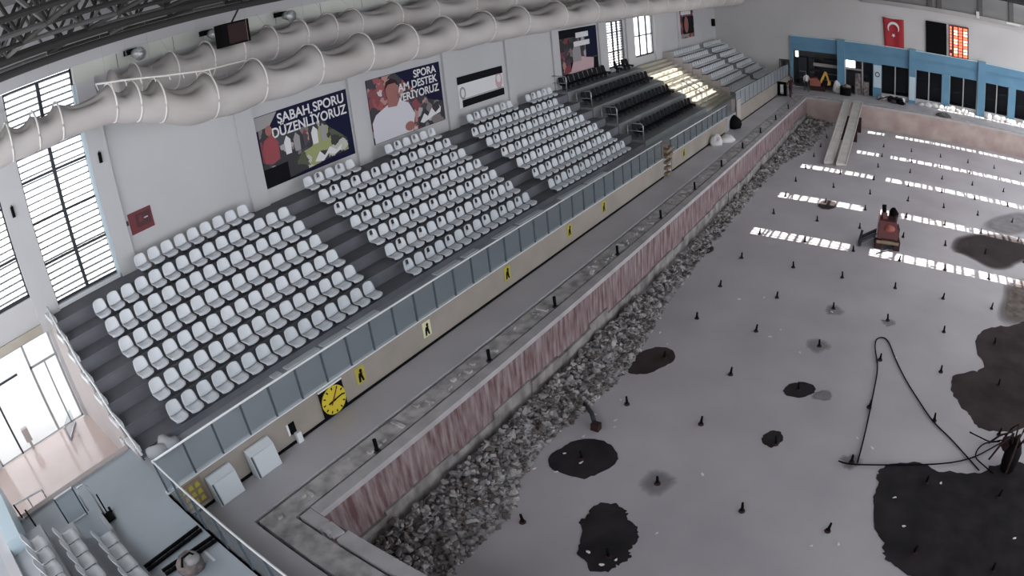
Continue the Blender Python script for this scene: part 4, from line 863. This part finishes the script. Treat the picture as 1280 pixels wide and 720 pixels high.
puddle('puddle', 'brownish black pool of water above the bundle of hoses', [(1187, 478), (1196, 468), (1212, 464), (1226, 464), (1232, 455), (1222, 445), (1220, 425), (1228, 413), (1245, 408), (1262, 408), (1290, 400), (1330, 440), (1330, 520), (1292, 528), (1268, 540), (1240, 541), (1221, 533), (1214, 522), (1205, 512), (1194, 500)], 'puddle_brown', 0.014, seed=8, jit=0.05)
puddle('damp_patch', 'broad brown damp patch crossed by the sunlight strips', [(1184, 312), (1192, 298), (1210, 291), (1240, 290), (1290, 300), (1300, 325), (1275, 328), (1262, 340), (1235, 337), (1216, 325), (1200, 318)], 'puddle_brown', 0.010, 'stain', seed=9, jit=0.05)
puddle('damp_patch', 'thin damp smear across the sunlight strips at the pool side', [(1220, 282), (1245, 268), (1290, 262), (1300, 285), (1270, 296), (1240, 292)], 'damp', 0.006, 'stain', seed=10)
puddle('damp_patch', 'small damp spot under the second sunlight strip', [(1020, 255), (1030, 249), (1046, 252), (1047, 260), (1035, 263), (1024, 261)], 'puddle_brown', 0.008, 'stain', seed=11)
puddle('damp_patch', 'small dark stain at the edge of the rubble', [(868, 309), (876, 303), (890, 306), (895, 312), (886, 319), (874, 317)], 'puddle_brown', 0.01, 'stain', seed=12)
puddle('mud_patch', 'brown muddy drag marks above the brownish pool of water', [(1244, 400), (1250, 370), (1258, 350), (1280, 345), (1310, 350), (1315, 400), (1290, 415), (1262, 412)], 'mud', 0.012, 'mud', seed=13, jit=0.06)
for k, (u, v, r) in enumerate([(1041, 388, 0.5), (1022, 432, 0.55), (826, 603, 0.55), (1111, 403, 0.35), (1245, 430, 0.4), (1062, 577, 0.4)]):
    p = atz(u, v, ZP); pts = smooth_outline([(p.x + r * random.uniform(0.7, 1.2) * math.cos(a), p.y + r * random.uniform(0.7, 1.2) * math.sin(a)) for a in [k2 * 0.7 for k2 in range(9)]], 2, 0.04, k)
    stain('damp_patch', 'smudgy damp ring around a black anchor post on the pool floor', pts, 'damp', 0.005, 'stain', 'damp rings around posts', 0.5)
PN = ['the brown wet patch beside the rubble', 'the oval dark wet patch', 'the three-lobed black wet patch', 'the small central wet patch', 'the small rimmed wet patch', 'the huge black pool', 'the brownish black pool']
def spot(x, y):
    for k, pts in PUD:
        if inside(x, y, pts): return PN[k]
    return None
# black anchor posts on a grid
stem = None
YG = [3.55, 6.16, 8.83, 11.55, 14.32, 17.12, 19.97, 22.9, 25.93, 28.85, 31.83, 34.8, 37.9, 40.9, 43.9]
for j, y in enumerate(YG):
    for i in range(8):
        x = 2.68 + 2.27 * i + 0.006 * y * (i / 5.0)
        if x > 4 + 0.24 * y + 12 or (3.2 < x < 5.6 and y > 36): continue
        wet = spot(x, y); where = 'standing in ' + wet if wet else 'on the dry floor short of the sunlight strips' if y < 22 else 'on the floor among the sunlight strips'
        o = thing('anchor_post', 'short black anchor post ' + where, 'post', (x + random.uniform(-.06, .06), y + random.uniform(-.06, .06), ZP), random.uniform(0, 6), group='black anchor posts ' + where)
        if stem is None:
            a = MB().tube([(0, 0, 0), (0.01, 0, 0.12), (0.03, 0.01, 0.27)], 0.05, 7, 0.03).build('stem', 'black', o, True); c = MB().tube([(0, 0, 0), (0.0, 0, 0.05)], 0.09, 8, 0.07).build('foot', 'machine_dark', o); stem = (a.data, c.data)
        else: inst(stem[0], 'stem', o); inst(stem[1], 'foot', o)
def hose(name, label, px, r=0.022, z=ZP + 0.03):
    p = [atz(u, v, z) for u, v in px]
    P = []
    for k in range(len(p) - 1):
        a, b, c, d = p[max(k - 1, 0)], p[k], p[k + 1], p[min(k + 2, len(p) - 1)]
        for t in (0, 0.25, 0.5, 0.75): P.append(0.5 * ((2 * b) + (c - a) * t + (2 * a - 5 * b + 4 * c - d) * t * t + (3 * b - a - 3 * c + d) * t ** 3))
    P.append(p[-1])
    return tag(MB().tube(P, r, 7).build(name, 'black', None, True), label, 'hose')
hose('hose', 'thin black hose looped like a hairpin across the pool floor', [(1072, 578), (1078, 555), (1085, 525), (1091, 495), (1097, 460), (1094, 435), (1096, 424), (1104, 422), (1111, 428), (1120, 450), (1133, 476), (1148, 500), (1166, 526), (1188, 548), (1208, 570), (1224, 588)])
hose('hose', 'black hose running straight from an anchor post to the hose bundle', [(1048, 576), (1062, 580), (1090, 581), (1130, 581), (1170, 580), (1196, 577), (1218, 571), (1236, 562), (1252, 553)], z=ZP + 0.05)
hose('hose', 'short curled black hose end hanging from the hose bundle', [(1212, 540), (1224, 546), (1238, 552), (1252, 550)], z=ZP + 0.09)
hose('hose', 'looped black hose beside the hose bundle', [(1250, 552), (1232, 554), (1222, 562), (1220, 572), (1230, 582), (1242, 592)], z=ZP + 0.06)
p = atz(1257, 585, ZP)
o = thing('pump_bundle', 'black pump tied up with a bundle of hoses standing in water', 'pump', (p.x, p.y, ZP))
lump('pump_body', None, None, (0, 0, 0), (0.3, 0.34, 0.85), 'black', 71, parent=o, rough=0.5); lump('hose_coil', None, None, (-0.1, 0.15, 0.55), (0.34, 0.3, 0.4), 'machine_dark', 72, parent=o, rough=0.6)
for k in range(7):
    a = k * 0.9; MB().tube([(0.1 * math.cos(a), 0.1 * math.sin(a), 0.7), (0.25 * math.cos(a), 0.25 * math.sin(a), 1.15 + 0.1 * (k % 3)), (0.6 * math.cos(a), 0.6 * math.sin(a), 0.95 - 0.1 * (k % 2)), (0.85 * math.cos(a), 0.85 * math.sin(a), 0.45)], 0.035, 6).build('hose_loop', 'machine_dark', o, True)

# ------------------------------------------------------------------ rubble along the pool wall
ext = [(0.2, 2.6), (1.5, 1.9), (3.7, 2.0), (4.7, 1.5), (6, 1.25), (8.8, 1.55), (10.2, 1.65), (12.5, 1.35), (15, 1.0), (17.3, 0.9), (22, 0.75), (30, 0.6), (35, 0.8), (40, 1.9), (47, 2.1), (50, 2.2)]
def width(y):
    for (a, wa), (b, wb) in zip(ext, ext[1:]):
        if a <= y <= b: return wa + (wb - wa) * (y - a) / (b - a)
    return 1.0
chunks = []
for s in range(12):
    rnd = random.Random(100 + s); bm = bmesh.new()
    for k in range(11):
        d = Vector((rnd.gauss(0, 1), rnd.gauss(0, 1), rnd.gauss(0, 1))).normalized(); bm.verts.new((d.x * rnd.uniform(0.8, 1.2), d.y * rnd.uniform(0.6, 1.0), d.z * rnd.uniform(0.3, 0.6)))
    r = bmesh.ops.convex_hull(bm, input=bm.verts); bmesh.ops.delete(bm, geom=[g for g in r['geom_interior'] if isinstance(g, bmesh.types.BMVert)], context='VERTS')
    me = bpy.data.meshes.new('concrete_chunk'); bm.to_mesh(me); bm.free(); me.materials.append(M['rubble_dark' if s % 4 == 3 else 'rubble']); chunks.append(me)
def pile(x, y): return max(0.0, 0.38 * (1 - x / max(width(y), 0.3))) + 0.02
rnd = random.Random(5); cnt = 0
while cnt < 300:
    y = 0.3 + 15 * rnd.random() ** 1.15; x = 0.24 + width(y) * rnd.random() ** 0.9
    if y < 0.8 and x > 2.0: continue
    s = rnd.uniform(0.07, 0.17) * (1.1 if y > 6 else 1.0); n = rnd.randrange(12)
    o = inst(chunks[n], 'concrete_chunk', None, (x, y, ZP + pile(x, y) * rnd.uniform(0.5, 1.0) + s * 0.25), rot=(rnd.uniform(-.6, .6), rnd.uniform(-.6, .6), rnd.uniform(0, 6.28)), scale=(s, s, s))
    zone = 'in the pool corner' if y < 2.8 else 'short of the oval wet patch' if y < 5.5 else 'beside the oval wet patch' if y < 8 else 'short of the brown wet patch' if y < 10 else 'beside the brown wet patch' if y < 12.5 else 'past the brown wet patch'
    lab = '%s %s concrete chunk in the rubble %s' % ('large' if s > 0.125 else 'small', 'dark' if n % 4 == 3 else 'grey', zone)
    tag(o, lab, 'rubble', 'chunks: ' + lab); cnt += 1
rb_ = {True: MB(), False: MB()}
geo = [([tuple(v.co) for v in me.vertices], [tuple(p.vertices) for p in me.polygons]) for me in chunks]
for k in range(6500):
    y = rnd.uniform(0.35, 49.6) if k % 2 else 0.35 + 14 * rnd.random(); x = 0.28 + width(y) * rnd.random() ** 1.1
    if y < 0.5 and x > 1.5: continue
    s = rnd.uniform(0.04, 0.12) * (1 + 0.02 * y); n = rnd.randrange(12); vs, fs_ = geo[n]; a = rnd.uniform(0, 6.28); ca, sa = math.cos(a), math.sin(a); z = ZP + pile(x, y) * rnd.uniform(0.1, 1.0); tl = rnd.uniform(-.6, .6)
    rb_[n % 4 == 3].add([(x + s * (v[0] * ca - v[1] * sa), y + s * (v[0] * sa + v[1] * ca), z + s * (v[2] + tl * v[0])) for v in vs], fs_)
tag(rb_[False].build('rubble_bed', 'rubble'), 'continuous bed of small grey rubble along the pool wall', 'rubble', kind='stuff')
tag(rb_[True].build('rubble_dark_bed', 'rubble_dark'), 'darker brown rubble mixed in along the pool wall', 'rubble', kind='stuff')
chip_px = [(602, 622), (608, 633), (575, 612), (641, 595), (660, 587), (668, 586), (727, 578), (878, 593), (821, 667), (776, 500), (770, 525), (768, 534), (744, 518), (834, 430), (825, 416), (736, 488), (742, 480), (748, 470), (730, 545), (735, 690), (770, 700), (752, 706), (1118, 622), (1130, 658), (1176, 604), (1268, 673), (1072, 548), (1048, 680), (1013, 682), (1120, 447), (976, 412), (962, 421), (924, 374), (955, 372), (557, 672), (545, 692), (633, 610), (637, 628), (695, 590), (706, 567), (1090, 560), (1040, 390), (1000, 441)]
for k, (u, v) in enumerate(chip_px):
    p = atz(u, v, ZP + 0.02); s = 0.03 + 0.035 * random.random()
    o = inst(chunks[k % 12].copy() if k < 4 else inst_chip[k % 4], 'tile_chip', None, (p.x, p.y, ZP + 0.03), rz=random.uniform(0, 6), scale=(s * 1.4, s, s * 0.6))
    if k < 4:
        if k == 0: inst_chip = []
        o.data.materials.clear(); o.data.materials.append(M['chip']); inst_chip.append(o.data)
    wet = spot(p.x, p.y); where = 'lying in ' + wet if wet else 'lying close to the rubble edge' if p.x < 3 else 'lying on the open grey pool floor'
    tag(o, 'small white tile chip ' + where, 'chip', 'white tile chips ' + where)
o = thing('broken_pipe', 'dark bent pipe piece lying by the rubble edge', 'pipe', (0, 0, 0)); a, b = atz(731, 505, ZP + 0.05), atz(745, 535, ZP + 0.05); MB().tube([a, a.lerp(b, 0.5) + Vector((0.05, 0, 0.1)), b], 0.07, 8).build('tube', 'frame_dark', o, True); B('collar', 'machine_dark', o, (b.x - 0.12, b.x + 0.12, b.y - 0.1, b.y + 0.1, ZP, ZP + 0.22))
# corner slab knocked loose
o = thing('loose_slab', 'broken pale slab tipped into the corner of the channel', 'slab', (0.62, -0.2, -0.05)); MB().prism([(-0.3, -0.12, 0), (0.2, -0.15, 0.02), (0.28, 0.1, 0.03), (-0.2, 0.16, 0)], (0.03, 0, 0.1)).build('slab', 'lip', o); B('stub', 'trench', o, (0.0, 0.1, -0.16, -0.08, 0, 0.16))

# ------------------------------------------------------------------ ramps
for k, (xa, xb, xc, xd) in enumerate([(3.65, 4.22, 3.34, 3.98), (4.5, 5.15, 4.24, 5.0)]):
    o = thing('ramp_beam', 'long pale ramp beam from the pool floor to the end deck, %s' % ['next to the rubble', 'away from the rubble'][k], 'ramp', (0, 0, 0))
    lo = [(xa, 36.5, ZP + 0.02), (xb, 36.8, ZP + 0.02)]; hi = [(xd, 50.35, 0.06), (xc, 50.35, 0.06)]
    MB().prism(lo + hi, (0, 0, 0.16)).build('deck_plank', 'ramp', o)
    for (p, q) in ((lo[0], hi[1]), (lo[1], hi[0])): MB().obox(Vector(p) + Vector((0, 0, 0.16)), Vector(q) + Vector((0, 0, 0.16)), 0.06, 0.08).build('side_rail', 'ramp', o)
    for yy in (44.0, 47.5): B('trestle', 'machine_dark', o, (min(xa, xc), max(xb, xd), yy, yy + 0.15, ZP, ZP + 0.3 + (yy - 36.6) / 13.7 * 1.55 - 0.3))

# ------------------------------------------------------------------ red demolition robot
p = atz(1106, 306, ZP)
o = thing('demolition_robot', 'red demolition robot with black arms on the pool floor between sunlight strips', 'machine', (p.x, p.y, ZP), R(8))
B('track', 'machine_dark', o, (-0.55, -0.25, -0.6, 0.6, 0, 0.42)); B('track', 'machine_dark', o, (0.4, 0.7, -0.6, 0.6, 0, 0.42)); B('chassis', 'machine_dark', o, (-0.3, 0.45, -0.5, 0.5, 0.2, 0.5))
MB().prism([(-0.45, -0.5, 0.45), (0.55, -0.5, 0.45), (0.55, -0.42, 0.95), (0.45, -0.3, 1.25), (-0.4, -0.3, 1.25), (-0.45, -0.42, 0.95)], (0, 0.85, 0)).build('body', 'machine_red', o); B('bumper', 'wood_brown', o, (-0.5, 0.62, -0.62, -0.5, 0.28, 0.42)); lump('hood', None, None, (0.1, -0.35, 0.85), (0.3, 0.25, 0.3), 'machine_orange', 31, parent=o)
MB().obox((-0.15, 0.1, 1.15), (-0.18, 0.2, 1.5), 0.24, 0.22).build('arm', 'machine_red', o); MB().obox((0.25, 0.1, 1.15), (0.3, 0.2, 1.5), 0.4, 0.28).build('arm', 'machine_dark', o); lump('tool_head', None, None, (0.3, 0.2, 1.4), (0.27, 0.24, 0.42), 'black', 32, parent=o); MB().tube([(-0.18, 0.2, 1.45), (-0.22, 0.25, 1.85)], 0.11, 8).build('breaker', 'black', o)
for s in (-0.15, 0.35): MB().obox((-0.45, s, 0.55), (-1.25, s - 0.35, 0.22), 0.12, 0.12).build('outrigger', 'frame_dark', o)
MB().tube([(-1.3, -0.65, 0.1), (-1.28, 0.1, 0.1), (-1.2, 0.2, 0.5)], 0.07, 6).build('outrigger_foot', 'frame_dark', o); MB().obox((-0.5, -0.3, 0.3), (-0.42, 0.35, 1.5), 0.08, 0.12).build('hose_guard', 'print_pink', o); B('side_panel', 'sign_red_dark', o, (0.56, 0.62, -0.4, 0.3, 0.5, 1.0))
MB().tube([(0.3, -0.6, 0.1), (-0.2, -1.0, 0.05), (-0.5, -1.3, 0.04)], 0.03, 6).build('power_cable', 'frame_dark', o, True)

# ------------------------------------------------------------------ things on the end deck
for k in range(26):
    x = 6.6 + k * 0.62 + random.uniform(-.15, .15); hh = random.uniform(0.2, 0.55)
    if 9.0 < x < 9.75 or 15.8 < x < 16.6: continue
    wp = 'the window beside the pale poster column' if x < 9.2 else 'the window with white sacks on its sill' if x < 12.7 else 'the window with the reddish thing' if x < 16.2 else 'the window with the leaning frame' if x < 19.4 else 'the window past the third blue column'
    lump('sack', 'white sack heaped below ' + wp, 'sack', (x, 54.35 + random.uniform(-.15, .15), 0), (random.uniform(0.25, 0.42), 0.28, hh), 'sack_white', 200 + k, group='white sacks below ' + wp, rough=0.5)
lump('debris_heap', 'low dark heap of debris on the edge of the end deck', 'debris', (12.5, 50.75, 0), (0.75, 0.4, 0.3), 'rubble_dark', 41, rough=0.6)
o = thing('cable_heap', 'tangle of black equipment on the deck before the poster column', 'equipment', (7.6, 53.3, 0))
for k in range(7): lump('bundle', None, None, (random.uniform(-1.3, 1.0), random.uniform(-.4, .4), 0), (random.uniform(.25, .5), 0.3, random.uniform(.3, .75)), ['black', 'machine_dark', 'frame_dark', 'rubble'][k % 4], 50 + k, parent=o, rough=0.6)
MB().tube([(-1.4, 0, 0.1), (-0.5, -.2, 0.5), (0.6, 0.1, 0.3), (1.2, 0, 0.05)], 0.05, 6).build('cable', 'black', o, True)
o = thing('round_drum', 'squat black drum on the end deck before the first blue column', 'drum', (3.05, 53.7, 0)); MB().tube([(0, 0, 0), (0, 0, 0.12), (0, 0, 0.62), (0, 0, 0.7)], 0.52, 16).build('body', 'black', o, True); MB().tube([(0, 0, 0.68), (0, 0, 0.76)], 0.54, 16).build('rim', 'machine_dark', o, True); lump('contents', None, None, (0.1, 0, 0.6), (0.45, 0.4, 0.35), 'bag', 61, parent=o)
o = thing('white_sheet', 'bright white crumpled sheet bundle beside the first blue column', 'bundle', (2.1, 54.35, 0)); lump('cloth', None, None, (0, 0, 0), (0.38, 0.3, 1.15), 'chip', 62, parent=o, rough=0.6); lump('cloth_fold', None, None, (0.2, -0.25, 0), (0.25, 0.22, 0.6), 'chip', 63, parent=o, rough=0.6)
o = thing('mini_digger', 'orange and yellow mini digger parked in the open bay', 'digger', (0.3, 54.4, 0), R(8))
B('track', 'machine_dark', o, (-0.7, 0.7, -0.5, -0.25, 0, 0.4)); B('track', 'machine_dark', o, (-0.7, 0.7, 0.25, 0.5, 0, 0.4)); MB().prism([(-0.75, -0.45, 0.42), (0.25, -0.45, 0.42), (0.3, -0.45, 0.8), (-0.1, -0.45, 1.15), (-0.75, -0.45, 1.1)], (0, 0.9, 0)).build('body', 'machine_orange', o)
MB().obox((0.25, 0, 0.7), (0.75, 0, 1.75), 0.16, 0.2).build('boom', 'digger_yellow', o); MB().obox((0.75, 0, 1.75), (1.05, -0.05, 0.9), 0.13, 0.16).build('stick', 'digger_yellow', o); MB().prism([(0.9, -0.25, 0.55), (1.2, -0.25, 0.6), (1.25, -0.25, 0.9), (1.0, -0.25, 0.95)], (0, 0.5, 0)).build('bucket', 'digger_yellow', o); MB().obox((0.2, 0.2, 0.5), (0.6, 0.2, 1.2), 0.06, 0.06).build('ram', 'steel', o); B('canopy', 'machine_dark', o, (-0.7, 0.1, -0.4, 0.4, 1.75, 1.82))
for s in (-0.37, 0.37): MB().tube([(-0.6, s, 1.1), (-0.6, s, 1.78)], 0.035, 6).build('canopy_post', 'machine_dark', o)
for k, x in enumerate([4.1, 4.9]):
    o = thing('panel_stack', 'grey-brown board leaning inside the doorway bay, %s' % ['by the light panel', 'by the poster column'][k], 'board', (x, YF - 0.1, 0)); MB().prism([(-0.28, 0, 0), (0.28, 0, 0), (0.26, 0.25, 1.9), (-0.26, 0.25, 1.9)], (0, 0.05, 0)).build('board', 'bag', o); B('edge', 'frame_dark', o, (-0.3, -0.26, -0.02, 0.03, 0, 1.2))
o = thing('tool_trolley', 'black framed trolley with a white canister at the corner of the deck', 'trolley', (-2.0, 49.3, 0)); B('frame', 'black', o, (-0.45, -0.38, -0.25, 0.25, 0, 1.15), (0.25, 0.32, -0.25, 0.25, 0, 1.15), (-0.45, 0.32, -0.25, 0.25, 0.08, 0.16), (-0.45, 0.32, 0.2, 0.25, 0.0, 1.15)); MB().tube([(-0.07, 0, 0.16), (-0.07, 0, 0.95)], 0.17, 12).build('canister', 'chip', o, True); MB().tube([(0.5, 0, 0.1), (0.55, 0, 0.8)], 0.2, 10).build('bin', 'print_grey', o, True)

# ------------------------------------------------------------------ people
def person(label, loc, rz, jo, hand_extra, clothes, hair='machine_dark'):
    """jo: joint positions (metres, facing -Y)."""
    o = thing('person', label, 'person', loc, rz)
    names = list(jo); idx = {n: i for i, n in enumerate(names)}
    E = [('hip', 'waist'), ('waist', 'chest'), ('chest', 'neck'), ('neck', 'head'), ('head', 'crown'), ('head', 'nose')]
    for s in 'lr': E += [('chest', s + 'sh'), (s + 'sh', s + 'el'), (s + 'el', s + 'wr'), (s + 'wr', s + 'palm'), ('hip', s + 'th'), (s + 'th', s + 'kn'), (s + 'kn', s + 'an'), (s + 'an', s + 'toe')]
    vs = [Vector(jo[n][:3]) for n in names]; rad = [jo[n][3] for n in names]; ed = [(idx[a], idx[b]) for a, b in E]
    for s in 'lr':
        pw, w_ = vs[idx[s + 'palm']], vs[idx[s + 'wr']]; d = (pw - w_).normalized(); side = d.cross(Vector((1, 0, 0))).normalized()
        for k in range(5):
            t = (k - 1.6) * 0.017; base = pw + side * t * 0.6; ln = [0.05, 0.075, 0.085, 0.078, 0.06][k]
            dirn = (d + side * (0.9 if k == 0 else 0) * -1).normalized()
            vs.append(base + dirn * ln * 0.5 + side * t * 0.5); vs.append(base + dirn * ln + Vector((0, -0.012, 0)) + side * t * 0.5); rad += [0.009, 0.008]
            ed += [(idx[s + 'palm'], len(vs) - 2), (len(vs) - 2, len(vs) - 1)]
    me = bpy.data.meshes.new('body'); me.from_pydata([tuple(v) for v in vs], ed, [])
    t = bpy.data.objects.new('body', me); col.objects.link(t)
    md = t.modifiers.new('skin', 'SKIN'); md.use_smooth_shade = True
    for k, sv in enumerate(me.skin_vertices[0].data): sv.radius = (rad[k], rad[k] * 0.92); sv.use_root = (k == idx['hip'])
    t.modifiers.new('sub', 'SUBSURF').levels = 1
    dg = bpy.context.evaluated_depsgraph_get(); me2 = bpy.data.meshes.new_from_object(t.evaluated_get(dg)); bpy.data.objects.remove(t)
    me2.materials.clear()
    for mname in ('skin', clothes[0], clothes[1], hair, 'black'): me2.materials.append(M[mname])
    hipz, nz, ez = jo['hip'][2], jo['neck'][2], jo['lan'][2]
    for p in me2.polygons:
        c = p.center
        p.use_smooth = True
        near_hand = min((c - Vector(jo[s + q][:3])).length for s in 'lr' for q in ('wr', 'palm')) < 0.10
        if near_hand: p.material_index = 0
        elif c.z > nz + 0.02: p.material_index = 3 if (c.z > jo['head'][2] + 0.06 or c.y > jo['head'][1] + 0.05) else 0
        elif c.z < 0.11: p.material_index = 4
        elif c.z < hipz + 0.04: p.material_index = 2
        else: p.material_index = 1
    b = inst(me2, 'body', o)
    hd = Vector(jo['head'][:3])
    for s in (-1, 1):
        MB().tube([hd + Vector((s * 0.033, -0.088, 0.02)), hd + Vector((s * 0.033, -0.10, 0.02))], 0.012, 6).build('eye', 'black', o); MB().tube([hd + Vector((s * 0.085, 0.0, -0.02)), hd + Vector((s * 0.1, 0.01, 0.025))], 0.02, 6).build('ear', 'skin', o)
    MB().obox(hd + Vector((-0.025, -0.093, -0.06)), hd + Vector((0.025, -0.093, -0.06)), 0.01, 0.012).build('mouth', 'print_skin', o)
    return o
def stand(step=0.0, lean=0.0, arms=((0.12, 0.05), (0.12, 0.05))):
    j = {'hip': (0, 0, 0.95, .13), 'waist': (0, -lean * .3, 1.1, .125), 'chest': (0, -lean * .7, 1.34, .14), 'neck': (0, -lean, 1.52, .055), 'head': (0, -lean - 0.02, 1.65, .088), 'crown': (0, -lean, 1.73, .07), 'nose': (0, -lean - 0.10, 1.64, .015)}
    for k, (s, sg_) in enumerate((('l', 1), ('r', -1))):
        f = step * sg_; ax, ay = arms[k]
        j[s + 'sh'] = (sg_ * 0.19, -lean * .8, 1.42, .065); j[s + 'el'] = (sg_ * (0.22 + ax * .3), -lean * .8 - ay + f * .35, 1.14, .046); j[s + 'wr'] = (sg_ * (0.22 + ax * .2), -lean - ay * 2.2 + f * .6, 0.92 + ay * .6, .032); j[s + 'palm'] = (sg_ * (0.22 + ax * .2), -lean - ay * 2.4 + f * .65, 0.84 + ay * .6, .034)
        j[s + 'th'] = (sg_ * 0.10, -f * .12, 0.86, .092); j[s + 'kn'] = (sg_ * 0.10, -f * .55, 0.50, .06); j[s + 'an'] = (sg_ * 0.10, -f * .75 + (0.08 if f < 0 else 0), 0.09, .04); j[s + 'toe'] = (sg_ * 0.11, -f * .75 - 0.15 + (0.08 if f < 0 else 0), 0.04, .035)
    return j
person('person in a white top and dark trousers walking on the end deck', (-0.5, 52.75, 0), R(200), stand(0.42, 0.06), None, ('shirt_white', 'trousers'))
person('person in dark maroon clothes standing at the pool corner', (-1.15, 48.5, 0), R(160), stand(0.08, 0.04, ((0.5, 0.1), (0.4, 0.15))), None, ('maroon', 'maroon'))
person('person in dark clothes standing behind the one in maroon at the pool corner', (-1.5, 50.5, 0), R(120), stand(0.1, 0.02), None, ('machine_dark', 'black'))
